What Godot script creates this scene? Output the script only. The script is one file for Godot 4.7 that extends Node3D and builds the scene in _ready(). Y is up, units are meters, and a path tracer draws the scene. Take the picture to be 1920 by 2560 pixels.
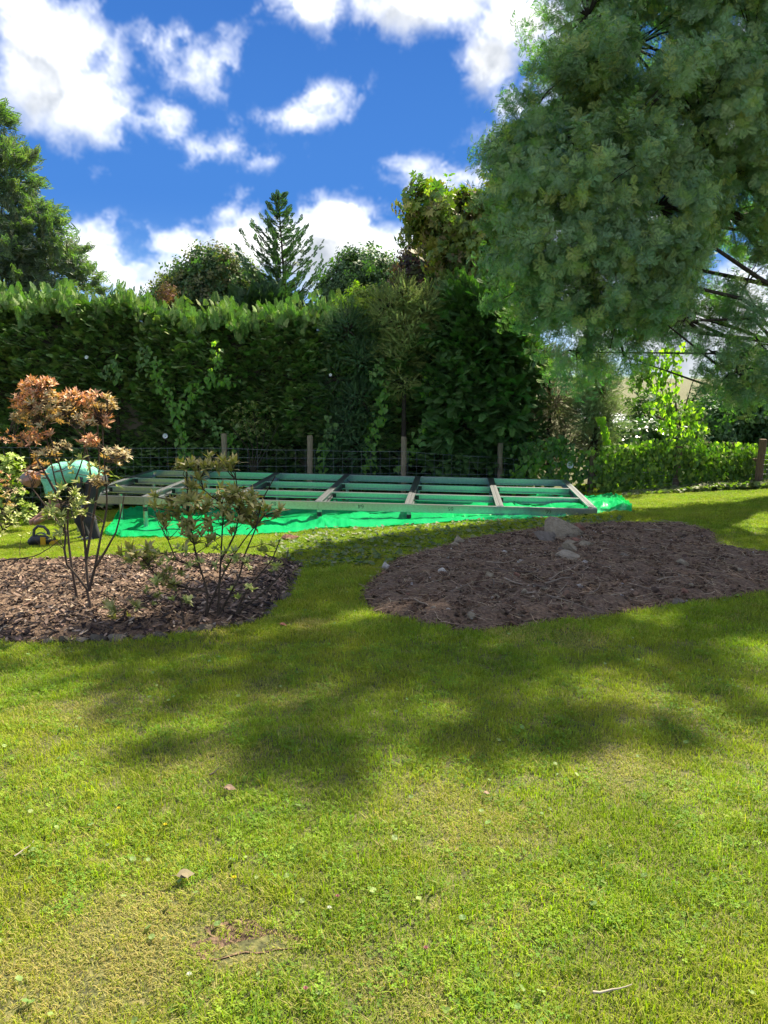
extends Node3D
# A garden lawn with a galvanised steel base frame, planted beds, a tall hedge and trees.

const EYE := Vector3(0, 1.6, 0)
const FOCAL := 1923.0            # focal length in pixels of the 1920 x 2560 photograph
const PITCH := -10.25
const ROLL := 0.7
const SUN_AZ := 35.0             # degrees to the right of the view direction
const SUN_EL := 50.0

var cam_basis := Basis.from_euler(Vector3(deg_to_rad(PITCH), 0, deg_to_rad(ROLL)))
var rng := RandomNumberGenerator.new()
var lump := FastNoiseLite.new()
var patch := FastNoiseLite.new()
var used := {}
var M := {}

# ------------------------------------------------------------------ mesh builder
class MB:
	var v := PackedVector3Array()
	var n := PackedVector3Array()
	var c := PackedColorArray()
	var u := PackedVector2Array()
	var ix := PackedInt32Array()
	func tri(a: Vector3, b: Vector3, d: Vector3, col: Color) -> void:
		var nn := (d - a).cross(b - a).normalized()
		var s := v.size()
		v.push_back(a); v.push_back(b); v.push_back(d)
		for i in 3:
			n.push_back(nn); c.push_back(col); u.push_back(Vector2.ZERO); ix.push_back(s + i)
	func quad(a: Vector3, b: Vector3, d: Vector3, e: Vector3, col: Color) -> void:
		var nn := (e - a).cross(b - a)
		if nn.length_squared() < 1e-14:
			nn = (d - a).cross(b - a)
		nn = nn.normalized()
		var s := v.size()
		v.push_back(a); v.push_back(b); v.push_back(d); v.push_back(e)
		u.push_back(Vector2(0, 0)); u.push_back(Vector2(1, 0)); u.push_back(Vector2(1, 1)); u.push_back(Vector2(0, 1))
		for i in 4:
			n.push_back(nn); c.push_back(col)
		for i in [0, 1, 2, 0, 2, 3]:
			ix.push_back(s + i)
	func box(t: Transform3D, size: Vector3, col := Color.WHITE) -> void:
		var h := size * 0.5
		var p := []
		for i in 8:
			p.append(t * Vector3(h.x * (1 if i & 1 else -1), h.y * (1 if i & 2 else -1), h.z * (1 if i & 4 else -1)))
		quad(p[4], p[6], p[7], p[5], col); quad(p[1], p[3], p[2], p[0], col)
		quad(p[5], p[7], p[3], p[1], col); quad(p[0], p[2], p[6], p[4], col)
		quad(p[6], p[2], p[3], p[7], col); quad(p[0], p[4], p[5], p[1], col)
	func boxr(lo: Vector3, hi: Vector3, col := Color.WHITE) -> void:
		box(Transform3D(Basis(), (lo + hi) * 0.5), hi - lo, col)
	func tube(path: Array, radii: Array, sides: int, col: Color, cap := true) -> void:
		var s := v.size()
		var m := path.size()
		var side := Vector3.RIGHT
		var t0: Vector3 = (path[1] - path[0]).normalized()
		if absf(t0.dot(side)) > 0.8:
			side = Vector3.FORWARD
		for i in m:
			var t: Vector3 = (path[mini(i + 1, m - 1)] - path[maxi(i - 1, 0)]).normalized()
			side = (side - t * side.dot(t)).normalized()
			var b := t.cross(side)
			for k in sides + 1:
				var a := TAU * k / sides
				var o := side * cos(a) + b * sin(a)
				v.push_back(path[i] + o * float(radii[i])); n.push_back(o); c.push_back(col)
				u.push_back(Vector2(float(k) / sides, i))
		for i in m - 1:
			for k in sides:
				var q := s + i * (sides + 1) + k
				var w := q + sides + 1
				ix.append_array(PackedInt32Array([q, w, q + 1, q + 1, w, w + 1]))
		if cap:
			var e: Vector3 = path[m - 1]
			var base := s + (m - 1) * (sides + 1)
			for k in sides:
				tri(v[base + k], e, v[base + k + 1], col)
	func leaf(o: Vector3, dir: Vector3, up: Vector3, ln: float, wd: float, col: Color, curl := 0.15, segs := 3, tipcol := Color(-1, 0, 0)) -> void:
		var d := dir.normalized()
		var r := d.cross(up)
		if r.length_squared() < 1e-6:
			r = d.cross(Vector3(0.3, 0.5, 0.8))
		r = r.normalized()
		var nn := r.cross(d)
		var s := v.size()
		for i in segs + 1:
			var f := float(i) / segs
			var w := wd * 0.5 * (sin(PI * pow(f, 0.8)) if i < segs else 0.0)
			if i == 0:
				w = wd * 0.08
			var p := o + d * (ln * f) - nn * (curl * ln * f * f)
			var k := col if tipcol.r < 0.0 else col.lerp(tipcol, f)
			var n2 := (nn + d * (2.0 * curl * f)).normalized()
			v.push_back(p - r * w + nn * w * 0.25); v.push_back(p + r * w + nn * w * 0.25)
			n.push_back(n2); n.push_back(n2); c.push_back(k); c.push_back(k)
			u.push_back(Vector2(0, f)); u.push_back(Vector2(1, f))
		for i in segs:
			var q := s + i * 2
			ix.append_array(PackedInt32Array([q, q + 2, q + 1, q + 1, q + 2, q + 3]))
	func shard(o: Vector3, tip: Vector3, w: Vector3, col: Color) -> void:
		# a slim diamond: four corners, two triangles
		var m := o.lerp(tip, 0.45)
		quad(o, m - w, tip, m + w, col)
	func mesh(mat: Material = null) -> ArrayMesh:
		var a := []
		a.resize(Mesh.ARRAY_MAX)
		a[Mesh.ARRAY_VERTEX] = v; a[Mesh.ARRAY_NORMAL] = n; a[Mesh.ARRAY_COLOR] = c; a[Mesh.ARRAY_TEX_UV] = u; a[Mesh.ARRAY_INDEX] = ix
		var m := ArrayMesh.new()
		m.add_surface_from_arrays(Mesh.PRIMITIVE_TRIANGLES, a)
		if mat:
			m.surface_set_material(0, mat)
		return m

# ------------------------------------------------------------------ naming, tagging
func numbered(s: String) -> String:
	if not used.has(s):
		used[s] = 0
		return s
	used[s] += 1
	return "%s_%03d" % [s, used[s]]

func tag(o: Node, label: String, category := "", group := "", kind := "") -> Node:
	o.set_meta("label", label)
	if category != "": o.set_meta("category", category)
	if group != "": o.set_meta("group", group)
	if kind != "": o.set_meta("kind", kind)
	return o

func thing(called: String, label: String, category: String, at := Vector3.ZERO, group := "") -> Node3D:
	var o := Node3D.new()
	o.name = numbered(called)
	add_child(o)
	o.position = at
	tag(o, label, category, group)
	return o

func part(called: String, mesh: Mesh, parent: Node3D = self, t := Transform3D(), mat: Material = null) -> MeshInstance3D:
	var o := MeshInstance3D.new()
	o.name = numbered(called) if parent == self else called
	o.mesh = mesh
	if mat: o.material_override = mat
	parent.add_child(o, true)
	o.transform = t
	return o

func multi(called: String, mesh: Mesh, xf: Array, cols: Array, parent: Node3D, stuff := true) -> MultiMeshInstance3D:
	var mm := MultiMesh.new()
	mm.transform_format = MultiMesh.TRANSFORM_3D
	mm.use_colors = true
	mm.mesh = mesh
	mm.instance_count = xf.size()
	for i in xf.size():
		mm.set_instance_transform(i, xf[i])
		mm.set_instance_color(i, cols[i])
	var o := MultiMeshInstance3D.new()
	o.name = numbered(called) if parent == self else called
	o.multimesh = mm
	if stuff: o.set_meta("kind", "stuff")
	parent.add_child(o, true)
	return o

# ------------------------------------------------------------------ photo geometry
func ray(px: float, py: float) -> Vector3:
	return cam_basis * Vector3((px - 960.0) / FOCAL, (1280.0 - py) / FOCAL, -1.0)

func at(px: float, py: float, depth: float) -> Vector3:
	var r := ray(px, py)
	return EYE + r * (depth / -r.z)

func gbase(x: float, z: float) -> float:
	var d := clampf(-z, -4.0, 30.0)
	var dd := minf(d, 13.0)
	var y := -0.0035 * dd * dd - 0.03 * maxf(d - 13.0, 0.0)
	if d < 0.0: y = 0.0
	return y + 0.06 * clampf(x, -7.0, 7.0) * smoothstep(3.0, 10.0, d)

func gnd(x: float, z: float) -> float:
	return gbase(x, z) + lump.get_noise_2d(x, z) * 0.022

func hit(px: float, py: float) -> Vector3:
	var r := ray(px, py)
	var t := 1.0
	for i in 60:
		var p := EYE + r * t
		var gap := p.y - gbase(p.x, p.z)
		if absf(gap) < 0.0005: break
		t += gap / maxf(-r.y, 0.03) * 0.9
		t = clampf(t, 0.5, 60.0)
	var q := EYE + r * t
	q.y = gnd(q.x, q.z)
	return q

func poly_of(pts: Array) -> PackedVector2Array:
	var o := PackedVector2Array()
	for p in pts:
		var h := hit(p[0], p[1])
		o.push_back(Vector2(h.x, h.z))
	return o

func rr(a: float, b: float) -> float:
	return rng.randf_range(a, b)

func rdir() -> Vector3:
	var z := rr(-1, 1)
	var a := rr(0, TAU)
	var s := sqrt(1.0 - z * z)
	return Vector3(s * cos(a), z, s * sin(a))

func pick(cols: Array, jitter := 0.2) -> Color:
	var k: Color = cols[rng.randi() % cols.size()]
	var f := 1.0 + rr(-jitter, jitter)
	return Color(k.r * f * (1.0 + rr(-0.08, 0.08)), k.g * f, k.b * f * (1.0 + rr(-0.1, 0.1)))

func aim(dir: Vector3, roll: float, scale := 1.0, up := Vector3.UP) -> Basis:
	# +Y along dir, turned about it by roll
	var y := dir.normalized()
	var x := y.cross(up)
	if x.length_squared() < 1e-4: x = y.cross(Vector3.RIGHT)
	x = x.normalized()
	var z := x.cross(y)
	return (Basis(x, y, z) * Basis(Vector3.UP, roll)).scaled_local(Vector3.ONE * scale)

# ------------------------------------------------------------------ materials
func noise_tex(seed_: int, freq: float, stops: Array, size := 512, octaves := 5, warp := 0.0) -> ImageTexture:
	var f := FastNoiseLite.new()
	f.seed = seed_; f.frequency = freq; f.fractal_octaves = octaves
	f.noise_type = FastNoiseLite.TYPE_SIMPLEX_SMOOTH
	if warp > 0.0:
		f.domain_warp_enabled = true; f.domain_warp_amplitude = warp; f.domain_warp_frequency = freq * 0.5
	var im := f.get_seamless_image(size, size)
	im.convert(Image.FORMAT_L8)
	var lut := []
	for i in 256:
		var t := i / 255.0
		var k: Color = stops[stops.size() - 1][1]
		for j in stops.size() - 1:
			if t <= stops[j + 1][0]:
				k = stops[j][1].lerp(stops[j + 1][1], clampf((t - stops[j][0]) / (stops[j + 1][0] - stops[j][0]), 0, 1))
				break
		lut.append([k.r8, k.g8, k.b8])
	var src := im.get_data()
	var dst := PackedByteArray()
	dst.resize(src.size() * 3)
	for i in src.size():
		var l = lut[src[i]]
		dst[i * 3] = l[0]; dst[i * 3 + 1] = l[1]; dst[i * 3 + 2] = l[2]
	var out := Image.create_from_data(size, size, false, Image.FORMAT_RGB8, dst)
	out.generate_mipmaps()
	return ImageTexture.create_from_image(out)

func sr(r: float, g: float, b: float) -> Color:
	return Color(r, g, b).linear_to_srgb()

func mat(col: Color, rough := 0.8, metal := 0.0) -> StandardMaterial3D:
	var m := StandardMaterial3D.new()
	m.albedo_color = col.linear_to_srgb()
	m.roughness = rough
	m.metallic = metal
	return m

func leafmat(rough := 0.55, back := Color(0.7, 0.9, 0.25), spec := 0.4) -> StandardMaterial3D:
	var m := StandardMaterial3D.new()
	m.vertex_color_use_as_albedo = true
	m.roughness = rough
	m.metallic_specular = spec
	m.cull_mode = BaseMaterial3D.CULL_DISABLED
	if back.a > 0.0:
		m.backlight_enabled = true
		m.backlight = back
	return m

func vmat(rough := 0.85, spec := 0.3) -> StandardMaterial3D:
	var m := StandardMaterial3D.new()
	m.vertex_color_use_as_albedo = true
	m.roughness = rough
	m.metallic_specular = spec
	return m

func triplanar(m: StandardMaterial3D, tex: Texture2D, scale: Vector3, world := true) -> StandardMaterial3D:
	m.albedo_texture = tex
	m.uv1_triplanar = true
	m.uv1_world_triplanar = world
	m.uv1_scale = scale
	return m

func relief(m: StandardMaterial3D, seed_: int, freq: float, depth: float) -> StandardMaterial3D:
	var f := FastNoiseLite.new()
	f.seed = seed_; f.frequency = freq; f.fractal_octaves = 4
	m.heightmap_enabled = true
	m.heightmap_texture = ImageTexture.create_from_image(f.get_seamless_image(512, 512))
	m.heightmap_scale = depth
	return m

func make_materials() -> void:
	M.leaf = leafmat()
	M.needle = leafmat(0.65, Color(0.6, 0.76, 0.28), 0.3)
	M.feather = leafmat(0.6, Color(0.65, 0.9, 0.4), 0.3)
	M.glossy = leafmat(0.35, Color(0.6, 0.8, 0.2), 0.5)
	M.grass = leafmat(0.6, Color(0.85, 1.0, 0.25), 0.3)
	M.chip = vmat(0.85)
	M.stone = triplanar(vmat(0.9), noise_tex(3, 0.02, [[0.0, sr(0.45, 0.42, 0.38)], [0.5, sr(0.8, 0.78, 0.74)], [1.0, sr(1, 1, 0.98)]], 256), Vector3.ONE * 3.0)
	relief(M.stone, 8, 0.03, 1.2)
	M.bark = triplanar(vmat(0.9), noise_tex(5, 0.02, [[0.0, sr(0.25, 0.22, 0.2)], [0.5, sr(0.7, 0.66, 0.6)], [1.0, sr(1, 1, 0.98)]], 256), Vector3(3, 0.8, 3))
	M.wood = triplanar(mat(Color(0.30, 0.235, 0.15), 0.85), noise_tex(6, 0.03, [[0.0, sr(0.3, 0.27, 0.23)], [0.45, sr(0.75, 0.72, 0.68)], [1.0, sr(1, 1, 0.98)]], 256), Vector3(9, 0.9, 9))
	M.shaded_oldwood = M.wood.duplicate()  # darker wood: weathered rail, and posts with shade put into the colour
	M.shaded_oldwood.albedo_color = Color(0.19, 0.125, 0.075).linear_to_srgb()
	M.wire = mat(Color(0.30, 0.31, 0.31), 0.6, 0.4)
	M.ground = triplanar(mat(Color(1, 1, 1), 0.95), noise_tex(11, 0.03, [[0.0, sr(0.03, 0.028, 0.012)], [0.45, sr(0.075, 0.08, 0.022)], [0.7, sr(0.11, 0.11, 0.03)], [1.0, sr(0.2, 0.16, 0.07)]], 512), Vector3.ONE * 1.1)
	relief(M.ground, 12, 0.06, 1.0)
	M.soil = triplanar(mat(Color(1, 1, 1), 0.97), noise_tex(21, 0.04, [[0.0, sr(0.04, 0.024, 0.013)], [0.5, sr(0.125, 0.078, 0.045)], [0.8, sr(0.20, 0.13, 0.08)], [1.0, sr(0.30, 0.21, 0.13)]], 512), Vector3.ONE * 1.3)
	relief(M.soil, 22, 0.05, 2.0)
	M.steel = triplanar(mat(Color(0.52, 0.54, 0.55), 0.32, 1.0), noise_tex(31, 0.05, [[0.0, sr(0.72, 0.74, 0.76)], [0.5, sr(0.86, 0.88, 0.89)], [1.0, sr(0.97, 0.98, 0.98)]], 256, 3, 20.0), Vector3.ONE * 2.5, false)
	M.black = mat(Color(0.02, 0.02, 0.02), 0.5)
	M.ink = mat(Color(0.015, 0.015, 0.018), 0.8)
	M.sheet = mat(Color(0.015, 0.55, 0.17), 0.2)
	M.sheet.metallic_specular = 0.5
	M.sheet.backlight_enabled = true
	M.sheet.backlight = Color(0.1, 0.9, 0.4)
	M.sheet.cull_mode = BaseMaterial3D.CULL_DISABLED

# ------------------------------------------------------------------ sky
var blobs := []
var cn := FastNoiseLite.new()
var cn2 := FastNoiseLite.new()
func azel(px: float, py: float) -> Vector2:
	var r := ray(px, py).normalized()
	return Vector2(rad_to_deg(atan2(r.x, -r.z)), rad_to_deg(asin(r.y)))

func cloud_field(az: float, el: float) -> float:
	var f := -1.2
	for b in blobs:
		var da: float = az - b[0]
		var de: float = el - b[1]
		if absf(da) > 16.0 or absf(de) > 10.0: continue
		var ca: float = b[5]
		var sa: float = b[6]
		var e := (da * ca + de * sa) / float(b[2])
		var g := (-da * sa + de * ca) / float(b[3])
		var k := (1.0 - sqrt(e * e + g * g)) * float(b[4])
		f = maxf(f, k)
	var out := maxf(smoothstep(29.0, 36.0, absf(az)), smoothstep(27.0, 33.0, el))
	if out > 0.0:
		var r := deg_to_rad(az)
		var g := cn2.get_noise_3d(sin(r) * 60.0, el * 1.7, cos(r) * 60.0) * 2.2 - 0.02  # denser cloud out of view, added to raise the ambient light
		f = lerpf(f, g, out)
	return f

func cloud_density(az: float, el: float) -> float:
	var f := cloud_field(az, el)
	if f < -1.1: return 0.0
	var r := deg_to_rad(az)
	var nz := cn.get_noise_3d(sin(r) * 57.3, el * 1.25, cos(r) * 57.3)
	return smoothstep(-0.25, 1.25, f * 1.2 + nz * 1.5)

func sky_color(az: float, el: float) -> Color:
	var t := clampf(el / 60.0, 0.0, 1.0)
	var low := Color(0.055, 0.112, 0.198)
	var mid := Color(0.0145, 0.05, 0.142)
	var top := Color(0.0065, 0.028, 0.1)
	var k := low.lerp(mid, smoothstep(0.0, 0.2, t)).lerp(top, smoothstep(0.15, 0.6, t))
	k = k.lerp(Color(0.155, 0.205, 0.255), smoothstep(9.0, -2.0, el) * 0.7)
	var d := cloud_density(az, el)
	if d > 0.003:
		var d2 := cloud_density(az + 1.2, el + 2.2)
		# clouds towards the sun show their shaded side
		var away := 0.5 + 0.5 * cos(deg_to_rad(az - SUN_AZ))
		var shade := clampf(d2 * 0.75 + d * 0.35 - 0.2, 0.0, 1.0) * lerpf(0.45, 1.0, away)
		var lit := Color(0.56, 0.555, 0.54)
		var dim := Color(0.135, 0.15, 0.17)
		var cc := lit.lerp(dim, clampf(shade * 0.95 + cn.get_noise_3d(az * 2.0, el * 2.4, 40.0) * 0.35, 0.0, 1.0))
		k = k.lerp(cc * lerpf(1.0, 0.62, away), d * 0.94)  # unseen clouds opposite the sun are kept brighter, as added fill light
	return k

func make_sky() -> Sky:
	cn.seed = 7; cn.frequency = 0.15; cn.fractal_octaves = 6; cn.fractal_gain = 0.56
	cn.domain_warp_enabled = true; cn.domain_warp_amplitude = 3.0; cn.domain_warp_frequency = 0.09
	cn2.seed = 19; cn2.frequency = 0.035; cn2.fractal_octaves = 3
	# cumulus seen in the photograph: x, y, half width, half height (pixels), strength, tilt
	for b in [[90, 150, 215, 145, 1.35, 0], [230, 220, 125, 95, 1.0, 0], [420, 105, 70, 40, 0.28, 0], [500, 190, 90, 55, 0.5, 20], [405, 290, 85, 45, 0.62, 0], [560, 370, 150, 38, 0.5, 8], [730, 280, 150, 55, 0.95, 20], [800, 240, 80, 36, 0.8, 10],
			[1060, -10, 240, 75, 1.3, -3], [800, 0, 110, 60, 0.8, 0], [1300, 30, 150, 110, 0.9, 0], [1225, 150, 92, 68, 0.9, 10], [1300, 240, 80, 50, 0.9, 0], [1190, 445, 190, 42, 0.7, 0], [880, 520, 110, 45, 0.75, 0], [570, 540, 70, 40, 0.45, 0],
			[620, 620, 120, 85, 1.5, 0], [800, 620, 190, 100, 1.6, 0], [960, 640, 140, 90, 1.5, 0], [1080, 640, 120, 80, 1.2, 0], [400, 690, 210, 85, 0.85, 0], [300, 640, 110, 60, 0.6, 0], [420, 620, 140, 30, 0.6, -4], [1500, 600, 300, 260, 0.8, 0], [1750, 850, 330, 200, 1.3, 0], [1850, 300, 250, 200, 0.9, 0]]:
		var c := azel(b[0], b[1])
		var ca := cos(deg_to_rad(b[5]))
		var sa := sin(deg_to_rad(b[5]))
		blobs.append([c.x, c.y, b[2] * 0.0275, b[3] * 0.0275, b[4], ca, sa])
	var lw := 720
	var lh := 360
	var data := PackedFloat32Array()
	data.resize(lw * lh * 3)
	for y in lh:
		var el := 90.0 - (y + 0.5) * 180.0 / lh
		for x in lw:
			var az := (x + 0.5) * 360.0 / lw - 180.0
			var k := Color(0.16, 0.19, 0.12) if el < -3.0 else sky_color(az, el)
			var i := (y * lw + x) * 3
			data[i] = k.r; data[i + 1] = k.g; data[i + 2] = k.b
	var im := Image.create_from_data(lw, lh, false, Image.FORMAT_RGBF, data.to_byte_array())
	var W := 2880
	var H := 1440
	im.resize(W, H, Image.INTERPOLATE_BILINEAR)
	# the part with fine cloud detail is evaluated again at full size
	var x0 := int((180.0 - 33.0) * 8.0)
	var x1 := int((180.0 + 33.0) * 8.0)
	var y0 := int((90.0 - 28.0) * 8.0)
	var y1 := int((90.0 + 2.0) * 8.0)
	var fine := PackedFloat32Array()
	fine.resize((x1 - x0) * (y1 - y0) * 3)
	var j := 0
	for y in range(y0, y1):
		for x in range(x0, x1):
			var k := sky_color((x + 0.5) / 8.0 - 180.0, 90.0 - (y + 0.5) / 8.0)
			fine[j] = k.r; fine[j + 1] = k.g; fine[j + 2] = k.b
			j += 3
	var f2 := Image.create_from_data(x1 - x0, y1 - y0, false, Image.FORMAT_RGBF, fine.to_byte_array())
	im.blit_rect(f2, Rect2i(0, 0, x1 - x0, y1 - y0), Vector2i(x0, y0))
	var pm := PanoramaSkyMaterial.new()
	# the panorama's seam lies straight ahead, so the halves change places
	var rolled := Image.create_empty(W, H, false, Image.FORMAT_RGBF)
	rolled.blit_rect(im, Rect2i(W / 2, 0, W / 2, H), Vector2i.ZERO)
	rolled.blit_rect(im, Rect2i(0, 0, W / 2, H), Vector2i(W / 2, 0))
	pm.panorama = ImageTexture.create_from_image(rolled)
	var s := Sky.new()
	s.sky_material = pm
	return s

func make_camera_and_light() -> void:
	var cam := Camera3D.new()
	cam.name = "camera"
	cam.fov = rad_to_deg(2.0 * atan(1280.0 / FOCAL))
	cam.near = 0.05
	cam.far = 2000.0
	add_child(cam)
	cam.transform = Transform3D(cam_basis, EYE)
	cam.current = true
	var env := Environment.new()
	env.background_mode = Environment.BG_SKY
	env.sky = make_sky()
	env.background_energy_multiplier = 1.0
	env.tonemap_mode = Environment.TONE_MAPPER_LINEAR
	env.tonemap_exposure = 5.4
	env.sdfgi_enabled = true
	env.ssao_enabled = true
	env.ssil_enabled = true
	var we := WorldEnvironment.new()
	we.name = "environment"
	we.environment = env
	add_child(we)
	var sun := DirectionalLight3D.new()
	sun.name = "sun"
	sun.light_energy = 0.86
	sun.light_color = Color(1.0, 0.95, 0.86)
	sun.light_angular_distance = 0.6
	sun.shadow_enabled = true
	add_child(sun)
	var a := deg_to_rad(SUN_AZ)
	var e := deg_to_rad(SUN_EL)
	sun.look_at_from_position(Vector3.ZERO, -Vector3(sin(a) * cos(e), sin(e), -cos(a) * cos(e)))

# ------------------------------------------------------------------ ground
const MULCH_PX := [[-260, 1606], [0, 1609], [60, 1611], [150, 1611], [230, 1606], [330, 1600], [450, 1588], [522, 1577], [570, 1568], [619, 1560], [660, 1543], [691, 1512], [730, 1486], [739, 1454], [756, 1413], [725, 1401], [650, 1392], [560, 1388], [400, 1392], [250, 1398], [100, 1402], [0, 1407], [-260, 1412]]
const SOIL_PX := [[898, 1499], [943, 1537], [1052, 1563], [1147, 1579], [1275, 1570], [1371, 1557], [1499, 1550], [1582, 1531], [1755, 1502], [1920, 1483], [2120, 1460], [2140, 1400], [1920, 1387], [1806, 1368], [1786, 1333], [1710, 1314], [1563, 1309], [1435, 1315], [1307, 1331], [1147, 1353], [1071, 1376], [1000, 1397], [956, 1422], [911, 1467]]
const SHEET_FRONT := [[262, 1341], [300, 1349], [450, 1347], [600, 1343], [690, 1336], [800, 1327], [900, 1323], [1000, 1320], [1100, 1312], [1200, 1307], [1250, 1306], [1320, 1301], [1345, 1296], [1400, 1293], [1500, 1285], [1560, 1280], [1579, 1284]]
const SHEET_BACK := [[262, 1339], [300, 1283], [400, 1266], [500, 1262], [600, 1261], [700, 1260], [800, 1259], [900, 1257], [1000, 1256], [1100, 1254], [1200, 1252], [1300, 1250], [1350, 1249], [1400, 1247], [1470, 1246], [1545, 1243], [1576, 1268]]
var mulch_poly: PackedVector2Array
var soil_poly: PackedVector2Array
var sheet_poly: PackedVector2Array
var hole := Vector3.ZERO

func axis(stops: Array) -> PackedFloat32Array:
	var o := PackedFloat32Array()
	for s in stops:
		var x: float = s[0]
		while x < s[1] - 1e-4:
			o.push_back(x)
			x += s[2]
	o.push_back(stops[stops.size() - 1][1])
	return o

func build_ground() -> void:
	var xs := axis([[-600.0, -60.0, 90.0], [-60.0, -12.0, 6.0], [-12.0, 12.0, 0.1], [12.0, 60.0, 6.0], [60.0, 600.0, 90.0]])
	var zs := axis([[-900.0, -60.0, 120.0], [-60.0, -18.0, 3.0], [-18.0, 1.0, 0.1], [1.0, 40.0, 3.0]])
	var b := MB.new()
	for z in zs:
		for x in xs:
			var y := gnd(x, z)
			var d := Vector2(x - hole.x, (z - hole.z) * 2.2).length()
			y -= 0.03 * smoothstep(0.14, 0.05, d)
			b.v.push_back(Vector3(x, y, z))
			var e := 0.06
			b.n.push_back(Vector3(gnd(x - e, z) - gnd(x + e, z), 2.0 * e, gnd(x, z - e) - gnd(x, z + e)).normalized())
			b.c.push_back(Color.WHITE); b.u.push_back(Vector2(x, z))
	var w := xs.size()
	for i in zs.size() - 1:
		for k in w - 1:
			var q := i * w + k
			b.ix.append_array(PackedInt32Array([q, q + 1, q + w, q + 1, q + w + 1, q + w]))
	var g := part("lawn_ground", b.mesh(M.ground))
	tag(g, "gently sloping garden lawn ground reaching to the hedge", "", "", "structure")

func bed_sheet(poly: PackedVector2Array, step: float, rise: float, rough: float, seed_: int) -> MB:
	var nz := FastNoiseLite.new()
	nz.seed = seed_; nz.frequency = 4.0; nz.fractal_octaves = 4
	var lo := poly[0]
	var hi := poly[0]
	for p in poly:
		lo = Vector2(minf(lo.x, p.x), minf(lo.y, p.y)); hi = Vector2(maxf(hi.x, p.x), maxf(hi.y, p.y))
	var b := MB.new()
	var nx := int((hi.x - lo.x) / step) + 2
	var ny := int((hi.y - lo.y) / step) + 2
	var ins := []
	for j in ny:
		for i in nx:
			var p := Vector2(lo.x + i * step, lo.y + j * step)
			var inside := Geometry2D.is_point_in_polygon(p, poly)
			var y := gnd(p.x, p.y)
			if inside:
				var e := 9.0
				for k in poly.size():
					var q := Geometry2D.get_closest_point_to_segment(p, poly[k], poly[(k + 1) % poly.size()])
					e = minf(e, q.distance_to(p))
				y += rise * smoothstep(0.0, 0.25, e) + nz.get_noise_2d(p.x, p.y) * rough * smoothstep(0.0, 0.1, e) + 0.006
			else:
				y -= 0.03
			ins.append(inside)
			b.v.push_back(Vector3(p.x, y, p.y))
			b.n.push_back(Vector3.UP); b.c.push_back(Color.WHITE); b.u.push_back(p)
	for j in ny - 1:
		for i in nx - 1:
			var q := j * nx + i
			if ins[q] or ins[q + 1] or ins[q + nx] or ins[q + nx + 1]:
				b.ix.append_array(PackedInt32Array([q, q + 1, q + nx, q + 1, q + nx + 1, q + nx]))
	for j in ny:
		for i in nx:
			var q := j * nx + i
			var a := b.v[j * nx + maxi(i - 1, 0)]
			var c := b.v[j * nx + mini(i + 1, nx - 1)]
			var d := b.v[maxi(j - 1, 0) * nx + i]
			var e := b.v[mini(j + 1, ny - 1) * nx + i]
			b.n[q] = (e - d).cross(c - a).normalized()
	return b

func poly_point(poly: PackedVector2Array) -> Vector2:
	var lo := poly[0]
	var hi := poly[0]
	for p in poly:
		lo = Vector2(minf(lo.x, p.x), minf(lo.y, p.y)); hi = Vector2(maxf(hi.x, p.x), maxf(hi.y, p.y))
	for i in 200:
		var q := Vector2(rr(lo.x, hi.x), rr(lo.y, hi.y))
		if Geometry2D.is_point_in_polygon(q, poly): return q
	return poly[0]

func edge_dist(p: Vector2, poly: PackedVector2Array) -> float:
	var e := 99.0
	for k in poly.size():
		e = minf(e, Geometry2D.get_closest_point_to_segment(p, poly[k], poly[(k + 1) % poly.size()]).distance_to(p))
	return e

func chip_mesh(seed_: int) -> MB:
	# one flake of bark: an irregular thin slab, seven corners
	var r := RandomNumberGenerator.new()
	r.seed = seed_
	var b := MB.new()
	var ring := []
	for k in 6:
		var a := TAU * k / 6.0 + r.randf_range(-0.3, 0.3)
		ring.append(Vector3(cos(a) * r.randf_range(0.7, 1.0), 0, sin(a) * r.randf_range(0.22, 0.42)))
	var t := Vector3(0, 0.09, 0)
	for k in 6:
		var p: Vector3 = ring[k]
		var q: Vector3 = ring[(k + 1) % 6]
		var bend := Vector3(0, 0.14, 0)
		var p2 := p + bend * p.x * p.x
		var q2 := q + bend * q.x * q.x
		b.tri(Vector3(0, 0.1, 0), p2 + t, q2 + t, Color.WHITE)
		b.quad(p2 + t, p2 - t, q2 - t, q2 + t, Color.WHITE)
	return b

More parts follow.
